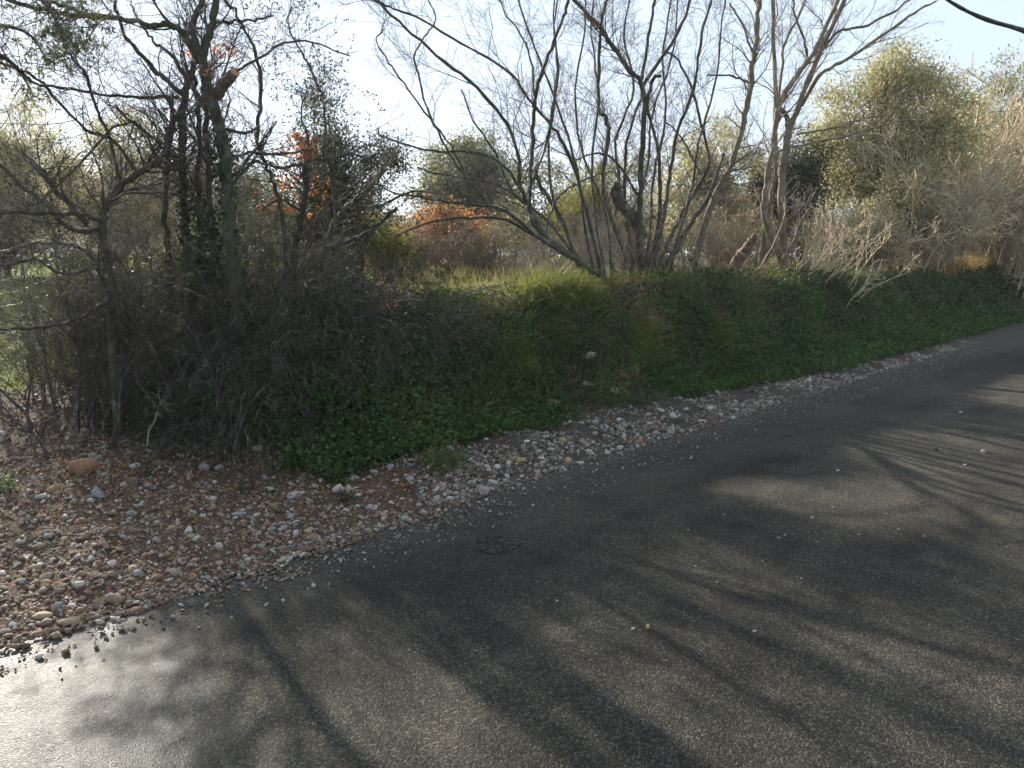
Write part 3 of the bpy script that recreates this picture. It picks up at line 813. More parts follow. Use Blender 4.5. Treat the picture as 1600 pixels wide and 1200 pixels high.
t.limb("branch", [(335, 35), (360, 34), (395, 32), (425, 24)], 6.1, 6.3, [4, 3, 2.5, 2], 'bark_dark')
t.limb("branch", [(366, 113), (400, 94), (440, 70), (485, 66), (545, 88)], 5.95, 6.3, [3, 2.6, 2.3, 2, 1.4], 'bark_dark')
t.limb("branch", [(352, 255), (395, 238), (440, 240), (490, 232)], 6.0, 6.2, [4, 3, 2.5, 2], 'bark_dark')
t.limb("branch", [(285, 260), (240, 215), (205, 190), (180, 165)], 6.3, 6.0, [4, 3.2, 2.6, 2], 'bark_dark')
for pts, d0, d1, r in [([(340, -10), (400, -80), (480, -140), (560, -190)], 6.1, 6.6, [5, 4, 3, 2]), ([(346, -60), (420, -160), (520, -260), (640, -330)], 6.1, 6.8, [5, 4, 3, 2]),
                       ([(320, -20), (260, -90), (200, -160), (150, -240)], 6.2, 6.4, [5, 4, 3, 2]), ([(350, -120), (380, -220), (400, -340), (450, -450)], 6.1, 6.5, [4, 3.4, 3, 2]), ([(330, -30), (380, -60), (500, -70), (620, -60)], 6.3, 7.4, [4, 3.4, 3, 2])]:
    t.limb("branch", pts, d0, d1, r, 'bark_dark')  # unseen upper limbs above the view, added to shade the road
t.twigs('twig_dark', [(200, .75, (25, 70), .15, .0030, 6), (1300, .42, (25, 70), .05, .0018, 5), (4500, .2, (25, 75), 0, .0012, 4)])
t.leaves('orange', 5000, .036, .5, -1, "dead_leaves", blobs([(352, 80, 22, 14), (302, 82, 14, 10), (322, 108, 12, 12), (415, 300, 25, 20)], 0))
t.leaves('evergreen', 2600, .022, .5, -1, "buds", lambda x, y: (y < 470) & (y > 170))
# ivy wrapped round the trunks
def ivy_on(tree, n, size, lo, hi, spread, mat='ivy', idx=None):
    par = np.array(tree.par)[idx if idx is not None else slice(0, 4)]; pr = np.array(tree.parR)[idx if idx is not None else slice(0, 4)]
    i = rng.integers(len(par), size=n); x = rng.uniform(lo, hi, n) * (par.shape[1] - 1.001); k = x.astype(int); f = (x - k)[:, None]
    q = unit(rng.normal(size=(n, 3)) * np.array([1, 1, .35]))
    c = par[i, k] * (1 - f) + par[i, k + 1] * f; r = pr[i, k]
    p = c + q * (r * .9 + spread * rng.random(n) ** 2)[:, None]
    sz = size * rng.uniform(.6, 1.3, n)
    v, f = leaf_quads(p, q + rng.normal(size=(n, 3)) * .5 - np.array([0, 0, .5]), q + .4 * rng.normal(size=(n, 3)), sz, sz * .8)
    MB().add(v, f).obj("ivy", M[mat], tree.root, False, 'stuff')
ivy_on(t, 1500, .038, 0, .38, .05)

t = Tree("sapling", "slender wavy sapling just right of the mossy tree of clustered trunks", "tree", P(445, 400, 6.6))
t.limb("stem", [(448, 420), (440, 335), (425, 282), (409, 243), (404, 190), (407, 130), (398, 80), (380, 40), (352, 0), (330, -40)], 6.6, 6.0, [6, 5.5, 5, 4.5, 4, 4, 3.5, 3, 3, 2], 'bark_dark', None, 7, True, .01, True)
t.twigs('twig_dark', [(45, .6, (30, 75), .1, .0026, 6), (150, .3, (25, 70), 0, .0016, 5), (400, .16, (25, 70), 0, .0012, 4)])

# bent trunk at the far left with the thorny scrub in front of it
t = Tree("tree", "low bent tree whose crooked trunk leans right over the thorny scrub", "tree", P(168, 470, 5.8))
t.limb("trunk", [(172, 480), (167, 420), (160, 350), (164, 322), (185, 295), (215, 270), (246, 250), (258, 236), (262, 205), (272, 180), (268, 140)], 5.8, 6.0, [12, 11, 10, 10, 9, 8, 7, 6, 5, 4, 2], 'bark_dark', None, 9, True, .008, True)
t.limb("branch", [(160, 345), (122, 335), (60, 333), (-10, 329)], 5.8, 5.4, [5, 4.5, 4, 4], 'bark_dark')
t.limb("branch", [(155, 360), (110, 358), (60, 310), (0, 258), (-30, 230)], 5.85, 5.5, [6, 5, 4.5, 4, 4], 'bark_dark')
t.limb("branch", [(135, 350), (88, 296), (60, 262), (34, 238)], 5.8, 6.2, [6, 7, 6, 4], 'bark_dark')
t.limb("branch", [(215, 270), (175, 218), (130, 200), (60, 125), (20, 105), (-20, 90)], 6.0, 5.6, [4, 3.5, 3.2, 3, 3, 3], 'bark_dark')
t.limb("branch", [(190, 292), (170, 215), (150, 170), (134, 118), (105, 78), (80, 15), (70, -30)], 5.9, 5.6, [4, 3.5, 3, 3, 2.8, 2.4, 2], 'bark_dark')
t.limb("branch", [(250, 250), (200, 190), (100, 280), (60, 320)], 6.0, 5.6, [3, 2.5, 2.2, 2], 'bark_dark')
t.limb("branch", [(168, 400), (110, 430), (50, 405), (-10, 420)], 5.7, 5.2, [4, 3.5, 3, 3], 'bark_dark')
t.limb("branch", [(168, 470), (115, 500), (60, 512), (-10, 514)], 5.6, 5.0, [5, 4.5, 4, 4], 'bark_dark')
t.limb("branch", [(170, 440), (130, 390), (70, 380), (10, 395)], 5.9, 5.6, [4, 3.5, 3, 2.5], 'bark_dark')
t.twigs('twig_dark', [(190, .7, (25, 75), .12, .0026, 6), (850, .4, (25, 75), 0, .0017, 5), (2200, .2, (25, 75), 0, .0012, 4)])
t.leaves('evergreen', 2200, .022, .5, -1, "buds", lambda x, y: y > 190)

# pollard with orange leaves and its forked neighbour
t = Tree("tree", "slim pollarded tree with hanging orange leaves", "tree", P(455, 440, 7.0))
t.limb("trunk", [(452, 440), (461, 400), (471, 340), (478, 290), (480, 255), (484, 233)], 7.0, 7.0, [9.5, 8.5, 8, 7.5, 8, 9], 'bark_dark', None, 9, True, .008, True)
t.limb("branch", [(479, 256), (440, 262), (400, 252), (375, 262)], 7.0, 7.2, [4, 3, 2.6, 2], 'bark_dark')
t.limb("branch", [(481, 250), (510, 248), (545, 240), (575, 250)], 7.0, 6.8, [4, 3, 2.6, 2], 'bark_dark')
t.limb("branch", [(484, 238), (478, 205), (470, 180), (476, 150)], 7.0, 7.1, [3, 2.4, 2, 1.6], 'bark_dark')
t.limb("branch", [(473, 330), (435, 312), (405, 330)], 7.0, 7.2, [3.4, 2.8, 2], 'bark_dark')
t.limb("branch", [(478, 300), (510, 285), (530, 300)], 7.0, 6.8, [3.4, 2.8, 2], 'bark_dark')
t.twigs('twig_dark', [(70, .55, (30, 75), .05, .0026, 6), (330, .32, (25, 70), -.05, .0017, 5), (900, .17, (25, 75), 0, .0012, 4)])
t.leaves('orange', 2300, .038, .5, -1, "dead_leaves", blobs([(470, 228, 30, 24), (500, 292, 22, 20), (487, 322, 16, 16), (450, 300, 22, 34), (420, 318, 18, 14), (520, 330, 14, 12)], 0), .8)
t.leaves('evergreen', 1500, .025, .5, -1, "leaves")
t = Tree("tree", "dark tree with a low fork spreading right beside the orange leaved pollard", "tree", P(498, 440, 6.9))
t.limb("trunk", [(494, 450), (501, 415), (511, 380), (524, 345), (545, 322), (578, 292), (600, 262), (612, 235)], 6.9, 7.2, [9.5, 8.5, 8, 7.5, 7, 5.5, 4, 2.5], 'bark_dark', None, 9, True, .008, True)
t.limb("branch", [(508, 392), (540, 378), (575, 362), (600, 342), (619, 324)], 6.9, 6.7, [5, 4.5, 4, 4, 4.5], 'bark_dark')
t.limb("branch", [(545, 320), (590, 322), (640, 300), (680, 300)], 7.0, 7.4, [4, 3, 2.4, 2], 'bark_dark')
t.limb("branch", [(525, 345), (520, 300), (505, 250), (508, 180), (495, 130), (470, 80), (450, 40), (455, 10)], 7.0, 7.3, [3.5, 3, 2.6, 2.6, 2.4, 2, 1.8, 1.5], 'bark_dark')
t.twigs('twig_dark', [(75, .65, (30, 75), .1, .0026, 6), (380, .36, (25, 70), 0, .0017, 5), (1100, .18, (25, 75), 0, .0012, 4)])
t.leaves('evergreen', 2600, .03, .5, -1, "leaves")

# leaning hazel in the middle
t = Tree("hazel", "many stemmed bare hazel leaning far left over the bright grass tuft", "tree", P(925, 425, 8.8))
for nm, pts, d0, d1, r in [
 ("stem", [(935, 428), (885, 397), (842, 371), (800, 337), (768, 323), (700, 315), (620, 302), (560, 272)], 8.8, 7.8, [4.6, 4.6, 4.6, 4.5, 3.6, 2.9, 2.2, 1.4]),
 ("stem", [(920, 420), (872, 386), (836, 352), (824, 320), (812, 288), (811, 250), (798, 205), (760, 152), (700, 101), (640, 50), (592, 6), (566, -18)], 8.8, 8.0, [4.6, 4.6, 4.6, 4.6, 4.5, 4.1, 3.8, 3.6, 3.4, 3.1, 2.7, 2.2]),
 ("stem", [(905, 408), (852, 366), (830, 330), (829, 280), (832, 230), (835, 165), (841, 130), (860, 80), (879, 32), (889, -4), (900, -60)], 8.9, 8.6, [4.6, 4.6, 4.6, 4.5, 4.3, 4.1, 4.0, 3.8, 3.6, 3.2, 2.7]),
 ("stem", [(936, 410), (918, 335), (893, 252), (866, 202), (830, 160), (795, 112), (730, 73), (660, 31), (615, 14), (590, 0)], 9.1, 8.2, [4.5, 4.1, 3.8, 3.4, 3.1, 2.9, 2.5, 2.3, 2.2, 1.8]),
 ("branch", [(835, 150), (829, 92), (818, 60), (790, 22), (772, -20)], 8.7, 8.9, [2.7, 2.3, 2.0, 1.6, 1.4]),
 ("branch", [(815, 300), (790, 262), (748, 239), (690, 237), (640, 228), (596, 213), (590, 200)], 8.6, 7.9, [3.6, 3.2, 2.9, 2.6, 2.3, 2.0, 1.4]),
 ("branch", [(765, 322), (716, 262), (690, 215), (668, 170), (651, 110), (648, 84), (668, 50), (680, 28), (666, -5)], 8.4, 8.0, [2.7, 2.5, 2.3, 2.3, 2.2, 2.0, 1.8, 1.6, 1.4]),
 ("branch", [(735, 300), (712, 240), (672, 185), (630, 130), (602, 88), (588, 65), (600, 46)], 8.3, 7.9, [2.3, 2.2, 2.0, 1.8, 1.8, 1.6, 1.3]),
 ("branch", [(820, 310), (845, 250), (862, 180), (870, 100), (866, 30), (868, -30)], 8.8, 9.0, [2.7, 2.3, 2.2, 2.0, 1.8, 1.4]),
 ("branch", [(842, 372), (790, 345), (730, 340), (668, 348), (610, 372)], 8.6, 8.0, [4.0, 3.2, 2.7, 2.2, 1.4]),
 ("stem", [(900, 402), (870, 330), (845, 290), (835, 262)], 9.2, 9.2, [4.5, 4.5, 4.6, 4.6]),
 ("branch", [(825, 320), (770, 285), (700, 275), (650, 262)], 8.7, 9.2, [3.2, 2.7, 2.2, 1.6]),
 ("branch", [(850, 366), (868, 315), (905, 285), (955, 268)], 8.9, 9.2, [2.7, 2.3, 2.0, 1.4]),
 ("stem", [(905, 424), (884, 360), (862, 300), (858, 220), (872, 120), (866, 40), (880, -40)], 9.0, 9.2, [3.6, 3.2, 3, 2.6, 2.2, 2, 1.6]),
 ("stem", [(928, 424), (912, 350), (905, 280), (880, 190), (842, 90), (815, 20), (800, -40)], 9.1, 9.0, [3.6, 3.2, 3, 2.6, 2.2, 2, 1.6]),
 ("stem", [(945, 424), (930, 340), (925, 250), (935, 150), (925, 60), (930, -30)], 9.2, 9.4, [3.6, 3.2, 2.8, 2.4, 2, 1.6]),
 ("stem", [(915, 424), (876, 370), (850, 340), (800, 300), (775, 240), (740, 190), (722, 140)], 9.0, 8.6, [3.6, 3.2, 3, 2.6, 2.2, 2, 1.5]),
 ("stem", [(955, 424), (945, 330), (905, 220), (900, 130), (915, 40), (908, -40)], 9.3, 9.5, [3.2, 3, 2.6, 2.2, 2, 1.6]),
 ]:
    t.limb(nm, pts, d0, d1, r, 'bark_dark', None, 7, True, .006, nm == "stem")
t.twigs('twig_dark', [(200, .95, (20, 60), .18, .0030, 6), (1100, .48, (22, 65), .08, .0019, 5), (3600, .22, (25, 75), 0, .0014, 4)])

t = Tree("hazel", "upright clump of thin dark stems with a swollen cut stump at its foot", "tree", P(1000, 425, 10.2))
for nm, pts, d0, d1, r in [
 ("stem", [(1002, 425), (998, 370), (1000, 310), (1003, 250), (1006, 182), (1003, 132), (985, 111), (960, 77), (935, 41), (895, -2), (870, -30)], 10.2, 9.6, [8, 7, 6.4, 6, 5.6, 5.4, 5, 4.6, 4.4, 4, 3.4]),
 ("branch", [(1005, 134), (1030, 95), (1060, 50), (1080, -4), (1090, -50)], 10.0, 10.2, [4.4, 4, 3.6, 3, 2.4]),
 ("branch", [(1003, 124), (1012, 62), (1023, -4), (1030, -60)], 10.0, 10.1, [4, 3.4, 3, 2.4]),
 ("stem", [(985, 420), (962, 360), (941, 290), (950, 212), (945, 182), (935, 170), (936, 100), (940, 32), (952, -10)], 10.0, 9.8, [5, 4.6, 4.4, 4.2, 4.2, 4, 3.6, 3.2, 2.8]),
 ("stem", [(1012, 420), (1030, 340), (1030, 250), (1020, 200), (1008, 160)], 10.4, 10.2, [5, 4.5, 4, 3.4, 3]),
 ("stem", [(990, 420), (976, 330), (977, 250), (982, 210), (1002, 152)], 10.3, 10.1, [4.5, 4, 3.4, 3, 2.6]),
 ("stem", [(1020, 425), (1038, 335), (1046, 280), (1060, 200), (1083, 142), (1096, 55), (1114, -5)], 10.5, 10.6, [5, 4.4, 4, 3.6, 3.2, 2.8, 2.4]),
 ("stem", [(1024, 425), (1060, 345), (1096, 282), (1108, 250), (1095, 192), (1083, 146), (1060, 95), (1038, 78)], 10.6, 10.6, [5, 4.5, 4, 3.6, 3, 2.8, 2.4, 1.8]),
 ("stem", [(1032, 430), (1074, 358), (1105, 311), (1131, 240)], 10.6, 10.8, [7, 6, 5, 3]),
 ("stem", [(960, 425), (950, 370), (968, 300), (962, 220), (990, 140), (975, 60), (985, -10)], 10.8, 10.9, [4, 3.6, 3.2, 3, 2.6, 2.2, 1.8]),
 ("branch", [(1006, 180), (1020, 125), (1032, 118)], 10.2, 10.0, [4.2, 4, 3.6]),
 ("branch", [(1000, 310), (960, 250), (930, 240), (900, 250)], 10.1, 9.8, [3, 2.6, 2.2, 1.6]),
 ("stem", [(1046, 428), (1060, 370), (1082, 290), (1092, 220), (1120, 120), (1128, 30), (1140, -40)], 10.5, 10.7, [3.4, 3.2, 3, 2.6, 2.2, 1.8, 1.5]),
 ("stem", [(1008, 425), (1016, 350), (1022, 270), (1040, 180), (1035, 90), (1048, 0), (1052, -50)], 10.6, 10.8, [3.4, 3.2, 3, 2.6, 2.2, 1.8, 1.5]),
 ("stem", [(975, 425), (985, 340), (1012, 260), (1018, 180), (1050, 90), (1060, -10)], 10.7, 10.6, [3.2, 3, 2.6, 2.2, 1.8, 1.5]),
 ]:
    t.limb(nm, pts, d0, d1, r, 'bark_dark', None, 7, True, .006, nm == "stem")
t.limb("stump", [(1006, 372), (985, 335), (968, 318), (961, 300), (964, 288)], 10.2, 10.0, [12, 13, 13.5, 12, 9], 'bark_dark', "swollen cut stump leaning left", 9, False)
t.twigs('twig_dark', [(220, .9, (20, 65), .15, .0032, 6), (1200, .5, (22, 65), .05, .0021, 5), (4000, .24, (25, 75), 0, .0015, 4)])
t.leaves('yellowgreen', 900, .03, .3, -1, "catkins", lambda x, y: (x > 980) & (x < 1070) & (y > 30) & (y < 170))

t = Tree("tree", "single tall thin tree leaning right between the hazel clump and the stout forked tree", "tree", P(1085, 430, 10.8))
t.limb("trunk", [(1083, 432), (1095, 372), (1115, 312), (1140, 262), (1156, 215), (1168, 165), (1177, 100), (1183, 50), (1186, -5), (1190, -80)], 10.8, 10.8, [7.5, 7.5, 7, 6.5, 6.2, 6, 5.6, 5.2, 5, 4], 'bark_tan', None, 8, True, .01, True)
t.limb("branch", [(1170, 130), (1140, 118), (1105, 118)], 10.8, 10.6, [2.6, 2.2, 1.6], 'bark_tan')
t.limb("branch", [(1115, 312), (1090, 262), (1065, 215), (1040, 190)], 10.8, 10.4, [3, 2.6, 2.2, 1.6], 'bark_tan')
t.limb("branch", [(1178, 90), (1160, 40), (1140, 5)], 10.8, 10.8, [2.6, 2.2, 1.8], 'bark_tan')
t.twigs('twig_grey', [(55, .8, (35, 75), .12, .0036, 6), (260, .45, (25, 70), .05, .0024, 5), (650, .22, (25, 75), 0, .0017, 4)])

t = Tree("tree", "stout forked bare tree with pale branches fanning out to the right", "tree", P(1222, 435, 13.2))
for nm, pts, d0, d1, r in [
 ("trunk", [(1228, 440), (1222, 405), (1205, 370), (1194, 330), (1198, 280), (1207, 235), (1216, 172), (1226, 146), (1250, 111), (1270, 84), (1291, 40), (1312, -4), (1330, -60)], 13.2, 13.0, [10.1, 9.4, 8.6, 7.4, 6.6, 6.6, 6.6, 6.2, 5.9, 5.5, 4.7, 3.9, 3.1]),
 ("trunk", [(1226, 432), (1224, 390), (1221, 330), (1223, 262), (1233, 200)], 13.3, 13.3, [10.1, 9.4, 8.6, 8.2, 8.6]),
 ("branch", [(1233, 202), (1228, 180), (1216, 168)], 13.3, 13.2, [7.0, 5.5, 4.7]),
 ("branch", [(1234, 200), (1260, 132), (1286, 70), (1320, -2), (1345, -60)], 13.3, 13.5, [7.0, 6.2, 5.5, 4.7, 3.9]),
 ("trunk", [(1196, 345), (1206, 300), (1212, 250), (1212, 200), (1210, 100), (1207, -5), (1206, -80)], 13.5, 13.4, [5.5, 5.1, 4.8, 4.7, 4.5, 4.2, 3.6]),
 ("branch", [(1252, 165), (1280, 118), (1306, 103), (1342, 80), (1382, 54), (1420, 26), (1462, 2)], 13.4, 13.8, [4.7, 4.4, 3.9, 3.6, 3.3, 2.8, 2.0]),
 ("branch", [(1282, 80), (1310, 50), (1352, 40), (1400, 15), (1430, -10)], 13.4, 13.0, [3.6, 3.1, 2.7, 2.3, 1.9]),
 ("branch", [(1262, 100), (1256, 60), (1240, 20), (1242, -20)], 13.2, 13.2, [3.1, 2.7, 2.3, 1.9]),
 ("branch", [(1228, 325), (1255, 322), (1268, 310), (1276, 296)], 13.2, 13.0, [4.7, 3.9, 3.1, 2.3]),
 ("branch", [(1224, 405), (1245, 370), (1250, 350), (1262, 330)], 13.0, 12.8, [5.5, 4.7, 3.9, 3.1]),
 ("branch", [(1245, 210), (1300, 200), (1350, 185), (1390, 178)], 13.3, 13.0, [2.3, 2.0, 1.7, 1.2]),
 ("branch", [(1212, 190), (1222, 110), (1225, 70), (1250, 20), (1262, -20)], 13.5, 13.6, [3.1, 2.8, 2.8, 2.5, 1.9]),
 ("branch", [(1208, 240), (1240, 230), (1330, 210), (1400, 190), (1440, 188)], 13.0, 12.6, [2.3, 2.0, 1.9, 1.6, 1.2]),
 ]:
    t.limb(nm, pts, d0, d1, r, 'bark_tan', None, 9 if nm == "trunk" else 7, True, .008, nm == "trunk")
t.twigs('twig_grey', [(130, 1.1, (25, 65), .15, .0045, 6), (600, .6, (22, 65), .05, .003, 5), (1500, .28, (25, 75), 0, .0022, 4)])

t = Tree("dead_log", "short rust brown dead trunk leaning right at the foot of the stout forked tree", "log", P(1150, 425, 11.8))
t.limb("trunk", [(1143, 434), (1156, 404), (1168, 384), (1180, 368)], 11.8, 11.8, [15, 13, 11, 5], 'rust_wood', None, 9, False, .01, True)

# olive beyond the left edge whose outer sprays hang into the corner
ob = np.array([*uv(-330, 6.8), 0.0]); ob[2] = float(H(ob[0], ob[1]))
t = Tree("olive_tree", "olive tree beyond the left edge, its grey green sprays hanging into the upper left corner", "tree", ob)
q = spline([ob + [0, 0, -.1], ob + [.05, .1, .9], ob + [0, .0, 1.7], ob + [.1, -.1, 2.6], ob + [.2, 0, 3.4]], 14); R = np.linspace(.16, .05, 14)
v, f = tubes(q[None], R[None], 9); MB().add(v, f).obj("trunk", M['bark_dark'], t.root, True)
for ends, r0_ in [([(-120, 10, 6.2), (10, -25, 5.6), (70, 5, 5.3), (95, 55, 5.2)], .03), ([(-150, 60, 6.2), (-30, 40, 5.7), (40, 50, 5.4), (75, 95, 5.3)], .028), ([(-150, 110, 6.3), (-40, 95, 5.8), (20, 105, 5.6), (45, 135, 5.5)], .022), ([(-120, -60, 6.2), (20, -70, 5.6), (110, -30, 5.3), (130, 20, 5.2)], .026)]:
    qq = spline([q[9]] + [P(*e) for e in ends], 16); RR = np.linspace(r0_, .005, 16)
    v, f = tubes(qq[None], RR[None], 6); MB().add(v, f).obj("branch", M['bark_dark'], t.root, True)
    a_, b_ = resamp(qq, RR); t.par.append(a_); t.parR.append(b_)
t.twigs('twig_dark', [(70, .5, (25, 70), -.1, .0028, 6), (330, .3, (25, 70), -.2, .0018, 5)])
t.leaves('olive_far', 4200, .042, .24)

# branch hanging in from a roadside tree beyond the right edge of the view
bu, bv = 10.4, -3.0
t = Tree("tree", "roadside tree outside the view whose single bare branch crosses the upper right corner", "tree", (bu, bv, float(H(bu, bv))))
base = np.array([bu, bv, float(H(bu, bv)) - .1])
tp = np.array([base, base + [0, .1, 1.8], base + [-.2, .3, 3.6], base + [-.1, .2, 5.4], base + [.2, .1, 7]])
q = spline(tp, 14); R = np.linspace(.17, .04, 14)
v, f = tubes(q[None], R[None], 9); MB().add(v, f).obj("trunk", M['bark_dark'], t.root, True)
t.par.append(resamp(q, R)[0]); t.parR.append(resamp(q, R)[1])
e1, e2, e3 = P(1700, 66, 6.6), P(1590, 44, 6.0), P(1530, 26, 5.7)
e4, e5 = P(1478, -2, 5.5), P(1430, -40, 5.3)
q = spline([base + [-.2, .3, 3.6], (base + [-.2, .3, 3.6] + e1) / 2 + [0, 0, .12], e1, e2, e3, e4, e5], 22); R = np.linspace(.026, .007, 22) * (1 + .10 * rng.normal(size=22))
v, f = tubes(q[None], R[None], 7); MB().add(v, f).obj("branch", M['bark_dark'], t.root, True)
t.twigs('twig_dark', [(30, .9, (25, 65), .15, .004, 6), (120, .5, (22, 65), .05, .003, 5)])

# ------------------------------------------------------------------ leafy background trees and shrubs
def leafy(name, label, cat, px, d, lobes, mat, n, leaf, asp=.35, bark='bark_dark', group=None, clump=.35, stems=3, dd=None, vert=0.0, twig=True, core=.55, ground=None):
    """lobes: crown ellipses (px, py, rx, ry) in the photo, given their own depth; leaves sit in clumps on a limb skeleton"""
    u0, v0 = uv(px, d); z0 = float(H(u0, v0)) if ground is None else ground
    root = thing(name, label, cat, (u0, v0, z0), group)
    rg = np.random.default_rng(int(px * 7 + d * 131) % 100000)
    n = int(n * (2.0 if d < 19 else 1.5)); leaf *= 1.15; clump *= .85
    area = np.array([rx * ry for _, _, rx, ry in lobes], float)
    ncl = max(24, int(n / 130))
    L = rg.choice(len(lobes), ncl, p=area / area.sum())
    q = unit(rg.normal(size=(ncl, 3))) * (core + (1 - core) * rg.random((ncl, 1))) * rg.uniform(.75, 1.05, (ncl, 1))
    cen = np.empty((ncl, 3)); sc = d / FPX
    fwd, rgt = np.array([S2, S2, 0]), np.array([S2, -S2, 0])
    for k, (cx, cy, rx, ry) in enumerate(lobes):
        w = L == k; c = P(cx, cy, d)
        dep = (rx * .9 if dd is None else dd) * sc
        cen[w] = c + rgt * (q[w, :1] * rx * sc) + fwd * (q[w, 1:2] * dep) + np.array([0, 0, 1]) * (q[w, 2:] * ry * sc)
    cen[:, 2] = np.maximum(cen[:, 2], H(cen[:, 0], cen[:, 1]) + .1)
    # skeleton
    mb = MB(); base = np.array([u0, v0, z0 - .1])
    hub = base + np.array([0, 0, 1]) * max(.3, (np.median(cen[:, 2]) - z0) * .45)
    st = []
    for s_ in range(stems):
        e = cen[rg.integers(ncl)]; b = base + np.r_[rg.normal(size=2) * .06 * stems, 0]
        st.append(spline([b, b * .6 + hub * .4 + rg.normal(size=3) * .08, hub * .5 + e * .5 + rg.normal(size=3) * .15, e], 12))
    st = np.array(st); rr = np.linspace(1, .25, 12)[None] * (.012 * (np.max(cen[:, 2]) - z0) + .02) * rg.uniform(.7, 1.2, (stems, 1))
    v, f = tubes(st, rr, 6); mb.add(v, f); mb.obj("trunk", M[bark], root, True)
    if twig:
        m_ = min(ncl, 260); e = cen[rg.choice(ncl, m_, replace=False)]
        i = rg.integers(stems, size=m_); k = rg.integers(3, 11, size=m_); s0 = st[i, k]
        t_ = np.linspace(0, 1, 5)[None, :, None]
        tw = s0[:, None] * (1 - t_) + e[:, None] * t_ + np.r_[0, 0, .12] * np.sin(np.pi * t_) + .05 * rg.normal(size=(m_, 5, 3)) * (d / 12)
        v, f = tubes(tw, np.linspace(.011, .004, 5)[None] * np.ones((m_, 1)) * max(1, d / 12), 3)
        MB().add(v, f).obj("twigs", M['twig_grey' if bark == 'bark_tan' else 'twig_dark'], root, False, 'stuff')
    i = rg.integers(ncl, size=n)
    cl = clump * rg.uniform(.6, 1.3, ncl)[i][:, None]
    p = cen[i] + rg.normal(size=(n, 3)) * cl * np.array([.55, .55, .42])
    od = unit(p - cen[i])
    dr = unit(od * .5 + rg.normal(size=(n, 3)) * .6 + np.array([0, 0, .25 + vert]))
    sz = leaf * rg.uniform(.6, 1.35, n)
    v, f = leaf_quads(p, dr, rg.normal(size=(n, 3)) + np.array([0, 0, .6]), sz, sz * asp)
    MB().add(v, f).obj("crown", M[mat], root, False, 'stuff')
    return root

leafy("olive_tree", "olive tree with yellow green crown at the left edge behind the thorny scrub", "tree", 20, 17, [(20, 200, 80, 55), (-40, 270, 110, 90), (60, 300, 90, 80), (5, 350, 80, 60)], 'olive_lit', 15000, .06, .3)
leafy("olive_tree", "pale olive tree between the left edge one and the mossy clustered trunks", "tree", 190, 18, [(200, 215, 65, 45), (150, 290, 80, 70), (240, 300, 70, 75), (190, 360, 90, 50)], 'olive_lit', 14000, .06, .3)
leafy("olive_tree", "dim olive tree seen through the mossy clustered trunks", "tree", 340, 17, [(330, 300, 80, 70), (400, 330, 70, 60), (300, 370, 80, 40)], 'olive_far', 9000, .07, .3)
leafy("evergreen_shrub", "upright dark evergreen with a narrow top behind the forked tree", "shrub", 530, 9.0, [(508, 195, 24, 55), (520, 265, 48, 60), (560, 265, 55, 45), (600, 250, 35, 35), (545, 340, 75, 60), (480, 330, 40, 60)], 'evergreen', 9500, .035, .4, clump=.22)
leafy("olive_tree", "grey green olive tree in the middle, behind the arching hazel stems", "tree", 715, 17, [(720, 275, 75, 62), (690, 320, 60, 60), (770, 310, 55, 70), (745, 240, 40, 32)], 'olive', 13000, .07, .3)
leafy("russet_bush", "low russet leaved bush in the gap in front of the middle olive tree", "shrub", 690, 13.5, [(705, 352, 50, 38), (655, 378, 50, 30), (745, 375, 40, 32)], 'russet', 4200, .05, .5, clump=.35, core=.3)
leafy("shrub", "yellowish shrub in the grass left of the russet bush", "shrub", 598, 11.5, [(598, 385, 45, 32), (570, 370, 30, 30)], 'yellowgreen', 3500, .045, .4, clump=.3, core=.3)
leafy("broom_shrub", "feathery yellow green shrub between the leaning hazel and the hazel clump", "shrub", 915, 12.5, [(925, 300, 38, 50), (905, 350, 55, 55), (960, 360, 45, 50)], 'yellowgreen', 6500, .06, .14, clump=.35, vert=.8, core=.3)
leafy("olive_tree", "rounded pale olive tree behind the single tall thin tree", "tree", 1110, 19, [(1110, 235, 62, 45), (1080, 290, 60, 60), (1150, 280, 60, 65), (1060, 340, 70, 60), (1130, 350, 70, 50)], 'olive_lit', 15000, .08, .3)
leafy("dark_shrub", "blackish green bush right behind the stout forked tree", "shrub", 1250, 18, [(1262, 255, 42, 38), (1240, 300, 50, 50), (1200, 310, 30, 40)], 'evergreen', 6500, .07, .4, clump=.35)
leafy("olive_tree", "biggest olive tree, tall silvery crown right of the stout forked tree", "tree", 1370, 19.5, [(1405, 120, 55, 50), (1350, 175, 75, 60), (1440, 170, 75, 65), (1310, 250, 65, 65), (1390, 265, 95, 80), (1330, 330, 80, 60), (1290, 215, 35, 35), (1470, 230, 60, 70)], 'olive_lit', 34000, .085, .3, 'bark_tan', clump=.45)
leafy("evergreen_shrub", "rounded green shrub low in front of the biggest olive tree", "shrub", 1395, 18, [(1400, 305, 55, 42), (1360, 340, 50, 40), (1440, 340, 45, 35)], 'olive_lit', 5000, .06, .35, clump=.35)
leafy("olive_tree", "olive tree between the biggest olive and the tan thickets, partly hidden by twigs", "tree", 1490, 25, [(1480, 190, 70, 60), (1440, 270, 80, 70), (1530, 280, 80, 80), (1480, 340, 90, 50)], 'olive_lit', 14000, .11, .3, 'bark_tan', clump=.6)
leafy("olive_tree", "olive tree behind the brown thicket at the right edge", "tree", 1590, 30, [(1590, 160, 70, 70), (1600, 260, 90, 90), (1540, 230, 60, 60)], 'olive', 11000, .12, .3, 'bark_tan', clump=.6)
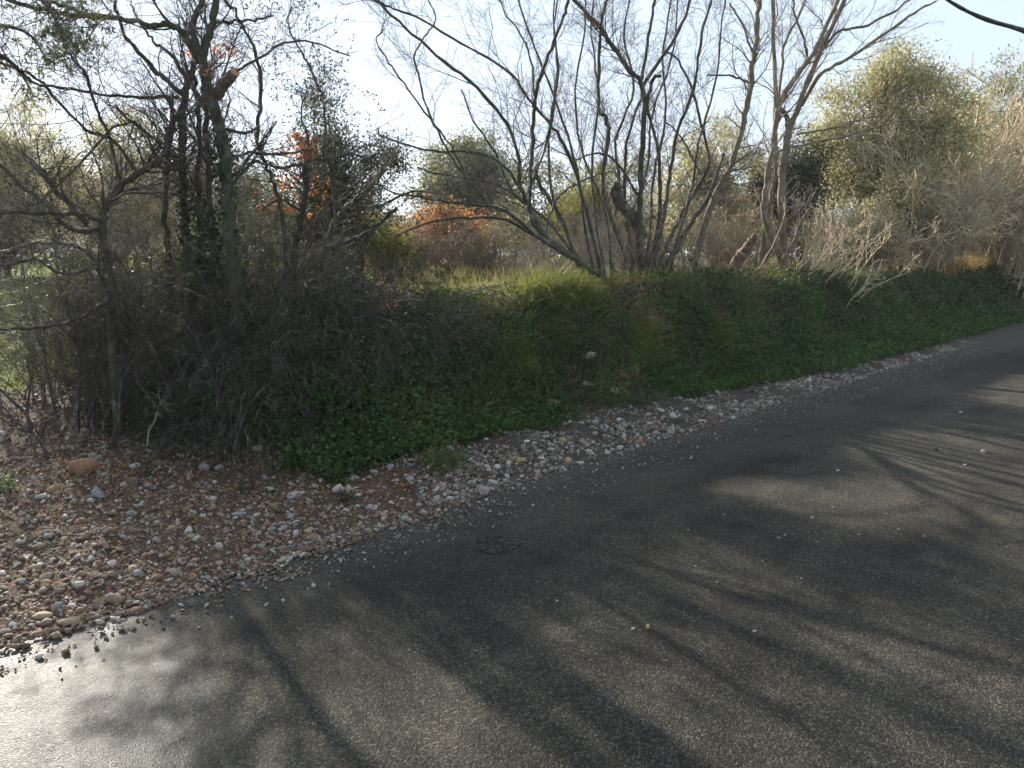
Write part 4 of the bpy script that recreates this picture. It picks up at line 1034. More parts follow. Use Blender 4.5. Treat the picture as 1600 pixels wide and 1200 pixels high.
# trees farther back that close the view across the field
FARROW = [(60, 30, 300, 90, 70, 'olive_far', "dusky green tree far back at the left under the wooded hill"), (230, 34, 305, 80, 65, 'olive_far', "dusky green tree far back behind the pale olive tree"),
          (420, 28, 330, 75, 60, 'evergreen', "far dark tree behind the slim pollarded tree"), (540, 32, 330, 70, 60, 'olive_far', "far grey green tree behind the upright dark evergreen"),
          (840, 30, 315, 75, 70, 'olive_far', "far grey green tree behind the leaning hazel stems"), (980, 27, 310, 80, 75, 'olive', "far olive tree behind the upright hazel clump"),
          (1190, 36, 300, 80, 85, 'olive', "far olive tree behind the dark bush of the stout forked tree"), (660, 45, 372, 55, 30, 'olive_far', "small distant tree in the sky gap above the russet bush")]
for px, d, cy, rx, ry, mat, lab in FARROW:
    leafy("olive_tree", lab, "tree", px, d, [(px, cy, rx, ry), (px - rx * .6, cy + ry * .45, rx * .7, ry * .6), (px + rx * .6, cy + ry * .4, rx * .7, ry * .65)], mat, 6000, .0045 * d, .32, clump=.022 * d)

SCRUB = [(600, 27, 365, 55, 34, 'dryleaf', "brown scrub bush far across the field under the small distant tree"), (690, 30, 372, 60, 30, 'olive_far', "dull green scrub far behind the russet bush"),
         (770, 26, 362, 55, 36, 'yellowgreen', "yellowish far scrub bush below the middle olive tree"), (850, 29, 366, 60, 36, 'olive_far', "dull green far scrub seen between the leaning hazel's stems"),
         (930, 25, 362, 55, 38, 'dryleaf', "brown far scrub behind the feathery yellow green shrub"), (1010, 28, 366, 60, 36, 'olive', "grey green far scrub behind the foot of the upright hazel clump"),
         (1080, 26, 360, 55, 40, 'dryleaf', "brown far scrub behind the foot of the single tall thin tree"), (1150, 30, 368, 60, 34, 'olive_far', "dull green far scrub behind the dead leaning log"),
         (1230, 27, 362, 55, 40, 'yellowgreen', "yellowish far scrub behind the stout forked tree's foot"), (1310, 30, 366, 60, 36, 'dryleaf', "brown far scrub left of the biggest olive tree's foot"),
         (1400, 29, 364, 60, 38, 'olive', "grey green far scrub under the biggest olive tree"), (1490, 33, 368, 65, 36, 'dryleaf', "brown far scrub under the tall tan thicket"), (1580, 36, 372, 70, 34, 'olive_far', "dull green far scrub behind the golden dry grass"),
         (480, 25, 372, 55, 34, 'olive_far', "dull green far scrub seen beside the pollarded tree's foot")]
for px, d, cy, rx, ry, mat, lab in SCRUB:
    leafy("scrub_bush", lab, "bush", px, d, [(px, cy, rx, ry), (px - rx * .5, cy + 12, rx * .7, ry * .7), (px + rx * .55, cy + 10, rx * .7, ry * .75)], mat, 3000, .0042 * d, .35, clump=.016 * d, core=.25, group="scrub along the far side of the field")

# ------------------------------------------------------------------ bare thickets
def bare(name, label, cat, px, d, top, halfw, nst, mat, plan, lean=0.0, group=None, leaf=None, foot=None, arch=.0, seed=0, r0=.012):
    u0, v0 = uv(px, d); z0 = float(H(u0, v0))
    hgt = float(P(px, top, d)[2]) - z0
    root = thing(name, label, cat, (u0, v0, z0), group)
    rg = np.random.default_rng(1000 + seed)
    fwd, rgt = np.array([S2, S2, 0]), np.array([S2, -S2, 0])
    hw = halfw * d / FPX; foot = hw * .35 if foot is None else foot * d / FPX
    K = 9; out = np.empty((nst, K, 3)); a = rg.uniform(-1, 1, nst); b = rg.uniform(-1, 1, nst)
    base = np.array([u0, v0, 0]) + rgt * (rg.normal(size=(nst, 1)) * foot * .6) + fwd * (rg.normal(size=(nst, 1)) * foot * .5)
    base[:, 2] = H(base[:, 0], base[:, 1]) - .05
    hh = hgt * rg.uniform(.45, 1.0, nst)
    dr = unit(np.array([0, 0, 1]) + rgt * (a[:, None] * hw / hgt * 1.1 + lean) + fwd * (b[:, None] * .6 * hw / hgt))
    out[:, 0] = base
    for k in range(1, K):
        out[:, k] = out[:, k - 1] + dr * (hh / (K - 1))[:, None]
        dr = unit(dr + .16 * rg.normal(size=(nst, 3)) + (rgt * a[:, None] * .5 + fwd * b[:, None] * .4) * arch * k / K - np.array([0, 0, arch * .35 * k / K]))
    R = r0 * rg.uniform(.6, 1.4, (nst, 1)) * np.linspace(1, .3, K)[None]
    for j in range(nst if nst <= 12 else 0):
        v, f = tubes(out[j:j + 1], R[j:j + 1], 5); MB().add(v, f).obj("stem", M[mat], root, True)
    mb = MB()
    if nst > 12:
        v, f = tubes(out, R, 4); MB().add(v, f).obj("stems", M[mat], root, False, 'stuff')
    par, pr = out, R
    lv = None
    for n, ln, ang, up, rmin, KK in plan:
        o, r = sprout(par, pr, n, ln, ang, .12, KK, .26, up, .55, rmin, rg=rg)
        v, f = tubes(o, r, 3); mb.add(v, f); par, pr, lv = o, r, (o, r)
    mb.obj("twigs", M[mat], root, False, 'stuff')
    if leaf:
        for lm, n, size, asp in leaf:
            o, r = lv; i = rg.integers(len(o), size=n); k = rg.integers(1, o.shape[1], size=n)
            p = o[i, k] + .015 * rg.normal(size=(n, 3))
            sz = size * rg.uniform(.6, 1.3, n)
            v, f = leaf_quads(p, rg.normal(size=(n, 3)) - np.array([0, 0, .1]), rg.normal(size=(n, 3)) + np.array([0, 0, .6]), sz, sz * asp)
            MB().add(v, f).obj("leaves", M[lm], root, False, 'stuff')
    return root
BIG = lambda k: [(int(300 * k), 1.7, (15, 55), .15, .013, 6), (int(1100 * k), .95, (20, 65), .03, .0085, 5), (int(2600 * k), .5, (25, 70), 0, .006, 4)]
bare("thicket", "tall bare thicket of tan twigs right of the biggest olive tree", "shrub", 1480, 22, 85, 125, 44, 'twig_tan', BIG(1.8), seed=1, arch=.22, r0=.05, leaf=[('yellowgreen', 3000, .06, .4)])
bare("thicket", "tall bare brown thicket cut by the right edge of the view", "shrub", 1590, 26, 50, 110, 34, 'twig_tan', BIG(1.8), seed=2, arch=.22, r0=.055, leaf=[('dryleaf', 2500, .07, .4)])
bare("thicket", "low tangle of straw coloured twigs in front of the biggest olive tree", "shrub", 1330, 17, 285, 85, 34, 'twig_tan', [(336, .9, (20, 65), .1, 0.01, 6), (1520, .5, (25, 70), 0, 0.0065, 5), (2880, .28, (25, 75), 0, 0.0045, 4)], seed=3, arch=.35, r0=.024, leaf=[('yellowgreen', 4200, .045, .4), ('dryleaf', 2000, .045, .45)])
bare("thicket", "tangle of grey and straw twigs under the tall tan thicket", "shrub", 1450, 19, 225, 90, 34, 'twig_tan', [(336, 1.1, (20, 65), .1, 0.011, 6), (1520, .6, (25, 70), 0, 0.007, 5), (2880, .32, (25, 75), 0, 0.005, 4)], seed=4, arch=.3, r0=.026, leaf=[('olive_lit', 5000, .05, .4)])
bare("thicket", "brown twiggy bush at the right edge behind golden grass", "shrub", 1570, 21, 215, 90, 34, 'twig_tan', [(336, 1.1, (20, 65), .1, 0.012, 6), (1520, .6, (25, 70), 0, 0.008, 5), (2720, .32, (25, 75), 0, 0.0055, 4)], seed=5, arch=.3, r0=.026, leaf=[('dryleaf', 2600, .05, .45)])
bare("thicket", "grey bare bush filling the back between the leaning thin tree and the stout forked tree", "shrub", 1150, 14.5, 275, 75, 30, 'twig_grey', [(300, .8, (20, 65), .1, .004, 6), (1200, .42, (25, 70), 0, .003, 5), (2400, .24, (25, 75), 0, .0024, 4)], seed=6, arch=.3, r0=.012, leaf=[('russet', 500, .05, .5), ('yellowgreen', 1500, .04, .4)])
bare("bare_shrub", "dense brushwood of upright shoots at the foot of the hazel clump", "shrub", 985, 10.4, 285, 95, 55, 'twig_grey', [(500, .6, (15, 50), .15, .0032, 6), (1300, .3, (25, 70), .05, .0024, 5), (1800, .16, (25, 75), 0, .0019, 4)], seed=7, arch=.12, r0=.008, foot=80)
bare("bare_shrub", "thin bare shoots behind the leaning hazel's foot", "shrub", 880, 9.5, 320, 80, 30, 'twig_grey', [(300, .5, (15, 55), .15, .003, 6), (900, .3, (25, 70), .05, .0022, 5)], seed=8, arch=.2, r0=.007, foot=75)
bare("bare_shrub", "spray of pale diagonal shoots right of the stout forked tree's foot", "shrub", 1265, 12.8, 290, 60, 34, 'twig_tan', [(120, .6, (12, 45), .1, 0.007, 6), (320, .3, (20, 60), .05, 0.005, 5)], seed=9, lean=.75, r0=.010, foot=50)
bare("bare_shrub", "leafless brown bush in the field left of the russet bush", "shrub", 640, 12.5, 335, 80, 40, 'twig_grey', [(320, .6, (20, 65), .1, .0036, 6), (1300, .34, (25, 70), 0, .0026, 5), (2000, .2, (25, 75), 0, .002, 4)], seed=10, arch=.3, r0=.010, leaf=[('russet', 900, .045, .5)])
bare("bare_shrub", "leafless brown bush in the field right of the russet bush", "shrub", 775, 12, 330, 70, 36, 'twig_grey', [(300, .6, (20, 65), .1, .0036, 6), (1200, .34, (25, 70), 0, .0026, 5), (1800, .2, (25, 75), 0, .002, 4)], seed=11, arch=.3, r0=.010, leaf=[('russet', 500, .045, .5), ('yellowgreen', 900, .04, .4)])
bare("thicket", "warm straw coloured thicket in front of the biggest olive's right half", "shrub", 1425, 18, 190, 85, 34, 'twig_tan', [(300, 1.2, (18, 60), .12, .011, 6), (1100, .65, (20, 65), .02, .007, 5), (2200, .36, (25, 75), 0, .005, 4)], seed=12, arch=.28, r0=.026, leaf=[('yellowgreen', 3500, .05, .4)])
bare("thicket", "warm tan thicket filling the right edge above the golden grass", "shrub", 1560, 23, 130, 90, 34, 'twig_tan', [(300, 1.4, (18, 60), .12, .013, 6), (1100, .8, (20, 65), .02, .0085, 5), (2200, .42, (25, 75), 0, .006, 4)], seed=13, arch=.28, r0=.035, leaf=[('olive_lit', 2500, .07, .35)])
# dark thorny scrub on the left
TH = lambda k: [(int(420 * k), .6, (25, 75), .06, .0028, 6), (int(1800 * k), .34, (25, 75), 0, .0019, 5), (int(3200 * k), .18, (25, 80), 0, .0013, 4)]
bare("thorn_bush", "grey leafless thorn bush filling the left edge above the lawn", "shrub", 130, 7.6, 250, 110, 20, 'twig_grey', TH(.5), seed=20, arch=.3, r0=.011, foot=35, leaf=[('evergreen', 2600, .026, .5)])
bare("thorn_bush", "dense thorn bush in front of the mossy clustered trunks", "shrub", 235, 6.1, 265, 120, 60, 'twig_dark', TH(1.3), seed=21, arch=.45, r0=.010, foot=120, leaf=[('evergreen', 7000, .028, .5)])
bare("thorn_bush", "dense thorn bush behind the bent leaning trunk", "shrub", 150, 7.0, 265, 120, 34, 'twig_grey', TH(1.2), seed=22, arch=.4, r0=.010, foot=110, leaf=[('evergreen', 9000, .028, .5)])
bare("thorn_bush", "low thorn bush between the mossy trunks and the orange leaved pollard", "shrub", 420, 6.9, 360, 90, 30, 'twig_dark', TH(.8), seed=23, arch=.5, r0=.009, foot=90, leaf=[('evergreen', 4200, .03, .5)])
bare("thorn_bush", "low thorn bush under the forked tree at the top of the bank", "shrub", 545, 7.4, 400, 60, 24, 'twig_dark', TH(.6), seed=24, arch=.5, r0=.008, foot=80, leaf=[('evergreen', 2600, .03, .5)])

# brambles hanging over the bank on the left
def bramble(label, u0, u1, v0, v1, n, ln, seed, leaves, leafmat='ivy', size=.035):
    rg = np.random.default_rng(500 + seed)
    cu, cv = (u0 + u1) / 2, (v0 + v1) / 2
    root = thing("bramble", label, "bramble", (cu, cv, float(H(cu, cv))))
    K = 9; u = rg.uniform(u0, u1, n); v = rg.uniform(v0, v1, n)
    out = np.empty((n, K, 3)); out[:, 0] = np.c_[u, v, H(u, v) - .02]
    d = unit(np.c_[rg.normal(size=n) * .7, -.25 + rg.normal(size=n) * .6, rg.uniform(.4, 1.3, n)]); L = ln * rg.uniform(.5, 1.3, n)
    for k in range(1, K):
        out[:, k] = out[:, k - 1] + d * (L / (K - 1))[:, None]
        d = unit(d + .14 * rg.normal(size=(n, 3)) - np.array([0, .05, .30]))
    out[:, :, 2] = np.maximum(out[:, :, 2], H(out[:, :, 0], out[:, :, 1]) + .01)
    R = .0042 * rg.uniform(.6, 1.3, (n, 1)) * np.linspace(1, .4, K)[None]
    v_, f = tubes(out, R, 4); MB().add(v_, f).obj("stems", M['twig_dark'], root, False, 'stuff')
    o, r = sprout(out, R, n * 4, .22, (30, 80), .15, 4, .3, 0, .6, .0013, rg=rg)
    v_, f = tubes(o, r, 3); MB().add(v_, f).obj("twigs", M['twig_dark'], root, False, 'stuff')
    i = rg.integers(len(o), size=leaves); k = rg.integers(1, 4, size=leaves); p = o[i, k] + .02 * rg.normal(size=(leaves, 3))
    sz = size * rg.uniform(.5, 1.3, leaves)
    v_, f = leaf_quads(p, rg.normal(size=(leaves, 3)) + np.array([-.2, -.4, -.2]), rg.normal(size=(leaves, 3)) * .7 + np.array([0, -.4, .8]), sz, sz * .65)
    MB().add(v_, f).obj("leaves", M[leafmat], root, False, 'stuff')
bramble("dark bramble mound below the mossy clustered trunks", 2.25, 3.3, 4.9, 6.0, 520, .8, 1, 8500, 'ivy', .026)
bramble("dark ivy and bramble mass at the left end of the bank", 1.9, 2.7, 5.6, 7.6, 420, .7, 2, 7500, 'ivy', .026)
bramble("dark bramble trailing down the bank below the orange leaved pollard", 3.1, 4.3, 4.85, 5.9, 420, .7, 3, 6000, 'ivy', .024)

# ------------------------------------------------------------------ bank cover
def bank_points(n, u0, u1, v0, v1, pw=1.7, keep=None):
    u = u0 + (u1 - u0) * rng.random(n) ** pw; v = rng.uniform(v0, v1, n)
    ok = bank_mask(u, v) > .25
    if keep is not None: ok &= keep(u, v)
    u, v = u[ok], v[ok]
    return u, v, H(u, v), normal(u, v)
def clumps(u, v, z, n, K, rad, h, size, asp, lod=7.0):
    d = np.maximum((u + v) * S2, 4); s = np.maximum(1, d / lod) ** .8
    m = len(u)
    c = np.stack([u, v, z], -1)[:, None] + n[:, None] * (h * rng.random((m, K, 1)) ** .8)
    c = c + rng.normal(size=(m, K, 3)) * rad * s[:, None, None] * np.array([1, 1, .4])
    c = c.reshape(-1, 3); sz = (size * np.repeat(s, K)) * rng.uniform(.55, 1.35, m * K)
    dr = rng.normal(size=(m * K, 3)) * .8 + np.repeat(n, K, 0) * .4
    return leaf_quads(c, dr, np.repeat(n, K, 0) * .6 + np.array([0, 0, .7]) + .5 * rng.normal(size=(m * K, 3)), sz, sz * asp)
pg = lambda u, v: fbm(u * 1.3 + 40, v * 1.6, 3)
# bright clover at the foot
u, v, z, n = bank_points(19000, 2.3, 22, 3.85, 5.15, 1.7, lambda u, v: (v > 4.2 - .35 * ss(5, 11, u)) & (pg(u, v) + .25 * (4.75 - v) > .42 + .10 * rng.normal(size=len(u))))
mb = MB().add(*clumps(u, v, z, n, 7, .035, .10, .026, .8))
tag(mb.obj("clover", M['clover'], None, False, 'stuff'), "bright green clover and small herbs at the foot of the bank", "clover", kind='stuff')
u, v, z, n = bank_points(13000, 2.2, 26, 4.35, 5.7, 1.8, lambda u, v: fbm(u * 1.6 + 7, v * 2.2, 3) > .43 + .08 * rng.normal(size=len(u)))
mb = MB().add(*clumps(u, v, z, n, 5, .05, .14, .028, .55))
tag(mb.obj("herbs", M['herb'], None, False, 'stuff'), "mixed low green herbs covering the bank face", "herbs", kind='stuff')
u, v, z, n = bank_points(8500, 2.1, 26, 4.6, 5.9, 1.9, lambda u, v: (fbm(u * .9 + 70, v * 1.2, 3) > .47) | (u < 4.2))
mb = MB().add(*clumps(u, v, z, n, 5, .06, .12, .029, .8))
tag(mb.obj("ivy", M['ivy'], None, False, 'stuff'), "dark ivy leaves creeping over the upper bank", "ivy", kind='stuff')
# grass on the face
def grass(u, v, z, n, L, Wd, droop, up=.6, lod=7.0, K=3):
    d = np.maximum((u + v) * S2, 4); s = np.maximum(1, d / lod) ** .7; m = len(u)
    dr = n * .55 + np.array([0, 0, up]) + rng.normal(size=(m, 3)) * .38
    return blades(np.stack([u, v, z - .01], -1), dr, L * s ** .3 * rng.uniform(.5, 1.4, m), Wd * s, droop * rng.uniform(.4, 1.4, m), K)
u, v, z, n = bank_points(52000, 2.3, 28, 4.25, 5.9, 1.8, lambda u, v: fbm(u * 1.4 + 11, v * 1.4, 3) > .40 + .08 * rng.normal(size=len(u)))
tag(MB().add(*grass(u, v, z, n, .12, .0042, .6)).obj("grass", M['grass'], None, False, 'stuff'), "green grass growing over the face of the bank", "grass", kind='stuff')
u, v, z, n = bank_points(13000, 2.6, 26, 4.4, 6.0, 1.8, lambda u, v: fbm(u * 1.1 + 31, v * 1.1, 3) > .44)
tag(MB().add(*grass(u, v, z, n, .24, .0036, .9)).obj("dry_grass", M['straw'], None, False, 'stuff'), "dry straw stalks hanging among the green bank grass", "grass", kind='stuff')
# field and lawn
def field_pts(n, dmin, dmax, a0, a1):
    d = dmin * (dmax / dmin) ** rng.random(n); px = rng.uniform(a0, a1, n)
    x = (px - CX) / FPX * d; return (x + d) * S2, (d - x) * S2
u, v = field_pts(42000, 6.5, 45, -80, 1660); ok = (bank_mask(u, v) > .5) & (v > 5.7); u, v = u[ok], v[ok]
tag(MB().add(*grass(u, v, H(u, v), normal(u, v), .15, .0055, .5, 1.0, 9, 2)).obj("field_grass", M['lawn'], None, False, 'stuff'), "sunlit grass of the field behind the bank", "grass", kind='stuff')
u, v = field_pts(20000, 8, 50, 300, 1660); ok = (v > 6.2) & (fbm(u * .4, v * .4, 3) > .47); u, v = u[ok], v[ok]
tag(MB().add(*grass(u, v, H(u, v), normal(u, v), .30, .006, .5, 1.0, 9, 2)).obj("field_straw", M['straw'], None, False, 'stuff'), "tall dry grass standing in the field", "grass", kind='stuff')
u, v = field_pts(36000, 5.5, 24, -160, 330); ok = (bank_mask(u, v) < .55) & (v > 8.0 + .8 * fbm(u * 1.5, v * 1.5, 2)); u, v = u[ok], v[ok]
tag(MB().add(*grass(u, v, H(u, v), normal(u, v), .085, .0045, .4, 1.0, 8, 2)).obj("lawn_grass", M['lawn'], None, False, 'stuff'), "bright sunlit lawn behind the gravel entrance at the left edge", "grass", kind='stuff')
u, v = uv(rng.uniform(1440, 1680, 9000), rng.uniform(17.5, 21, 9000)); ok = (v > 5.2) & (v < 8); u, v = u[ok], v[ok]
tag(MB().add(*grass(u, v, H(u, v), normal(u, v), .45, .008, .5, 1.0, 12, 2)).obj("golden_grass", M['gold'], None, False, 'stuff'), "golden dry grass glowing in the sun at the right edge", "grass", kind='stuff')

# the bright drooping tuft under the hazel, and smaller tufts
def tuft(label, px, py, n, L, rad, mat, dry=0, group=None, d=None):
    p = GB(px, py)
    root = thing("grass_tuft", label, "grass tuft", p, group)
    u = p[0] + rng.normal(size=n) * rad; v = p[1] + rng.normal(size=n) * rad * .6
    z = H(u, v); nn = normal(u, v)
    dr = nn * .4 + np.array([0, -.25, .75]) + rng.normal(size=(n, 3)) * .4
    dr = dr + .25 * np.stack([np.sin(9 * u + 3), np.cos(11 * v), 0 * u], -1)
    MB().add(*blades(np.stack([u, v, z - .02], -1), dr, L * rng.uniform(.3, 1.3, n) ** 1.2, rng.uniform(.004, .011, n), rng.uniform(.4, 1.4, n), 4)).obj("blades", M[mat], root, False, 'stuff')
    if dry:
        i = rng.integers(n, size=dry)
        MB().add(*blades(np.stack([u[i], v[i], z[i]], -1), dr[i] + .2 * rng.normal(size=(dry, 3)), L * rng.uniform(.8, 1.5, dry), .004, rng.uniform(.5, 1.2, dry), 4)).obj("dry_blades", M['straw'], root, False, 'stuff')
tuft("biggest bright yellow green grass tuft drooping over the bank under the leaning hazel", 872, 440, 2000, .50, .26, 'grass_lit', 160)
tuft("bright grass tuft lower left of the biggest one", 838, 468, 900, .36, .17, 'grass_lit', 90)
tuft("grass tuft with many straw stalks halfway down the bank below the biggest tuft", 868, 530, 700, .28, .12, 'grass', 140)
tuft("tuft of long straw stalks on the bank below the cleared gap", 700, 520, 260, .34, .16, 'straw', 160)
tuft("green tuft on the rim of the gap beside orange dead leaves", 660, 428, 700, .26, .12, 'grass_lit', 40)
tuft("green grass tuft on the bank top right of the hazel clump", 1060, 462, 700, .30, .14, 'grass', 60)
tuft("straw tuft on the bank below the hazel clump", 1010, 510, 300, .34, .14, 'straw', 140)
tuft("broad light green tuft on the bank face right of the pale yellow rock", 1010, 545, 700, .24, .16, 'grass_lit', 60)
tuft("light green tuft on the bank face left of the pale yellow rock", 800, 560, 600, .24, .15, 'grass_lit', 50)
tuft("light green tuft low on the bank left of the brown slab of rock", 760, 610, 600, .22, .15, 'grass_lit', 30)
tuft("light green tuft halfway up the bank right of the pointed ochre rock", 1120, 520, 600, .26, .16, 'grass_lit', 60)
tuft("low green tuft at the gravel above the pale bar shaped stone", 505, 720, 500, .16, .08, 'grass', 20)
tuft("low dark tuft overhanging the pale gravel left of the brick shaped block", 690, 725, 500, .16, .10, 'grass', 30)

# weeds one can pick out
def weed(label, px, py, n, size, h, rad, mat, group=None):
    p = GB(px, py); nn = normal(p[:1], p[1:2])[0]
    root = thing("weed", label, "weed", p, group)
    K = max(4, n // 9)
    e = p + nn * 0 + np.c_[rng.normal(size=(K, 2)) * rad, h * rng.uniform(.4, 1.1, K)] + np.array([0, -.02, 0])
    t_ = np.linspace(0, 1, 5)[None, :, None]
    st = p[None, None] * (1 - t_) + e[:, None] * t_ + .006 * rng.normal(size=(K, 5, 3)); st[:, 0] = p - np.array([0, 0, .02])
    v, f = tubes(st, np.linspace(.0022, .001, 5)[None] * np.ones((K, 1)), 3); MB().add(v, f).obj("stems", M[mat], root, False, 'stuff')
    i = rng.integers(K, size=n); k = rng.integers(1, 5, size=n); q = st[i, k] + rng.normal(size=(n, 3)) * .022
    sz = size * rng.uniform(.6, 1.3, n)
    v, f = leaf_quads(q, rng.normal(size=(n, 3)) + np.array([0, -.2, .1]), rng.normal(size=(n, 3)) * .5 + np.array([0, -.3, 1]), sz, sz * .6)
    MB().add(v, f).obj("leaves", M[mat], root, False, 'stuff')
for a in [("bright green weed climbing from the gravel above the pale bar shaped stone", 450, 735, 170, .035, .22, .07, 'clover'),
          ("yellow green weed above the pair of rounded grey stones", 345, 700, 80, .03, .14, .06, 'clover'),
          ("broad dark green herb clump in front of the bramble mound", 330, 660, 420, .05, .26, .22, 'herb'),
          ("dark leafy herb clump left of the broad dark herb clump", 265, 655, 300, .05, .22, .18, 'herb'),
          ("leafy herb clump right of the broad dark herb clump", 395, 650, 300, .045, .22, .15, 'herb'),
          ("bright herb clump under the dark bank right of the bramble", 530, 655, 280, .035, .2, .12, 'clover'),
          ("leafy bright clump at the gravel edge left of the long ragged grey stone", 520, 705, 240, .035, .18, .1, 'clover'),
          ("lone small weed at the left end of the brown gravel", 12, 772, 110, .03, .12, .08, 'herb'),
          ("small dark weed in the gravel in front of the round pale cobble", 537, 785, 70, .022, .08, .05, 'ivy'),
          ("bright weed on the bank below the straw stalks of the gap", 722, 520, 150, .03, .15, .08, 'clover'),
          ("pale green rosette on the bank left of the bright weed below the gap", 683, 522, 120, .035, .1, .07, 'herb')]:
    weed(*a)

# dead leaves, cut brushwood and rubble on the rim of the bank
def litter(label, spots, mat, name="dead_leaves"):
    mb = MB()
    for px, py, rx, n, size in spots:
        c = GB(px, py); d = (c[0] + c[1]) * S2; s = rx * d / FPX
        u = c[0] + rng.normal(size=n) * s * .6; v = c[1] + rng.normal(size=n) * s * .6
        p = np.stack([u, v, H(u, v) + .03 + .08 * rng.random(n)], -1); sz = size * rng.uniform(.6, 1.3, n)
        mb.add(*leaf_quads(p, rng.normal(size=(n, 3)) + np.array([0, -.2, .1]), rng.normal(size=(n, 3)) * .6 + np.array([0, -.5, .7]), sz, sz * .5))
    tag(mb.obj(name, M[mat], None, False, 'stuff'), label, "leaves", kind='stuff')
litter("orange dead leaves on the bank rim left of the gap", [(602, 457, 20, 90, .07), (620, 452, 12, 50, .06)], 'orange')
litter("brown dead leaves on the rim and field edge by the gap", [(735, 425, 60, 260, .05), (825, 455, 30, 90, .05), (940, 425, 30, 130, .05), (1000, 440, 50, 120, .05)], 'dryleaf')
litter("brown dead leaves and scraps lying on the gravel", [(150, 800, 160, 110, .03), (380, 790, 120, 110, .03), (620, 760, 80, 60, .03), (800, 715, 70, 60, .03), (960, 680, 70, 60, .03), (120, 680, 90, 120, .035)], 'dryleaf')
litter("brown dead leaves caught in the bank cover", [(700, 560, 140, 160, .03), (1000, 560, 140, 160, .03), (450, 650, 120, 140, .03), (900, 640, 90, 90, .03)], 'dryleaf')
for k, (lab, x0, y0, x1, y1, dz, r) in enumerate([
    ("pale cut branch lying along the bank rim beside orange leaves", 640, 462, 830, 395, .06, 2.4),
    ("long thin grey stick propped across the rubble of the gap", 690, 478, 905, 372, .10, 1.8),
    ("bleached stick lying on the bank top under the spray of shoots", 1345, 427, 1410, 418, .05, 2.0),
    ("forked pale dead stick hanging below the stout forked tree", 1200, 470, 1262, 430, .06, 2.2),
    ("thin brown stick in the bank cover below the gap", 660, 520, 800, 500, .06, 1.5),
    ("pale bent stick in the dark bramble mound", 210, 530, 262, 515, .35, 1.6)]):
    a, b = GB(x0, y0), GB(x1, y1, 5.7)
    if np.linalg.norm(a - b) > 3.5: b = a + (b - a) / np.linalg.norm(b - a) * 2.2
    mid = (a + b) / 2 + np.array([0, 0, .05]); d = (a[0] + a[1]) * S2
    q = spline([a + [0, 0, dz * .5], mid + [0, 0, dz], b + [0, 0, dz]], 12) + .008 * rng.normal(size=(12, 3))
    R = np.linspace(1, .5, 12) * r * d / FPX
    root = thing("stick", lab, "stick", a)
    v, f = tubes(q[None], R[None], 6); MB().add(v, f).obj("stem", M['twig_grey'], root, True)
    o, rr = sprout(q[None], R[None], 7, .35, (25, 60), .3, 5, .2, .1, .6, .002)
    v, f = tubes(o, rr, 4); MB().add(v, f).obj("twigs", M['twig_grey'], root, False, 'stuff')
for lab, px, py, w, h, col in [
    ("flat mossy slab on the rim at the left end of the gap", 665, 442, 44, 16, (.16, .16, .13)),
    ("grey rock in the rubble of the gap below the russet bush", 770, 440, 26, 18, (.24, .22, .20)),
    ("dark rock in the rubble right of the grey one", 800, 425, 34, 26, (.12, .11, .09)),
    ("pale rock beside the biggest bright grass tuft", 800, 470, 16, 13, LIME),
    ("brown rock under the pale rock in the rubble of the gap", 775, 480, 26, 17, BROWN),
    ("grey rock halfway along the rim between slab and rubble", 720, 452, 30, 17, (.15, .14, .125))]:
    put_stone("rock", lab, "rock", px, py, w, h, col)

# ------------------------------------------------------------------ wire fence along the lawn
root = thing("wire_fence", "thin wire mesh fence with slim posts in front of the lawn at the left edge", "fence", (*uv(5, 8.2), .3))
M['wire'] = plain("galvanised_wire", (.16, .16, .15), .5, .6)
fa, fb = np.array(uv(-150, 7.4)), np.array(uv(95, 8.6))
for k in range(5):
    c = fa + (fb - fa) * k / 4.0; z = float(H(*c))
    q = np.array([[c[0], c[1], z - .1], [c[0] + .01, c[1], z + .5], [c[0] + .03, c[1] + .01, z + 1.25]])
    v, f = tubes(q[None], np.full((1, 3), .018), 6); MB().add(v, f).obj("post", M['wire'], root, True)
S_ = np.linspace(0, 1, 30); L_ = fa[None] + (fb - fa)[None] * S_[:, None]; zz = H(L_[:, 0], L_[:, 1])
for k in range(8):
    q = np.c_[L_, zz + .08 + .15 * k + .01 * np.sin(9 * S_ + k)]
    v, f = tubes(q[None], np.full((1, 30), .0016), 3); MB().add(v, f).obj("wire", M['wire'], root)
nn_ = 40; S_ = np.linspace(0, 1, nn_); L_ = fa[None] + (fb - fa)[None] * S_[:, None]; zz = H(L_[:, 0], L_[:, 1])
q = np.stack([np.c_[L_, zz + .08 + h] for h in (0, .35, .7, 1.05)], 1)
v, f = tubes(q, np.full((nn_, 4), .0013), 3); MB().add(v, f).obj("mesh_wires", M['wire'], root, False, 'stuff')

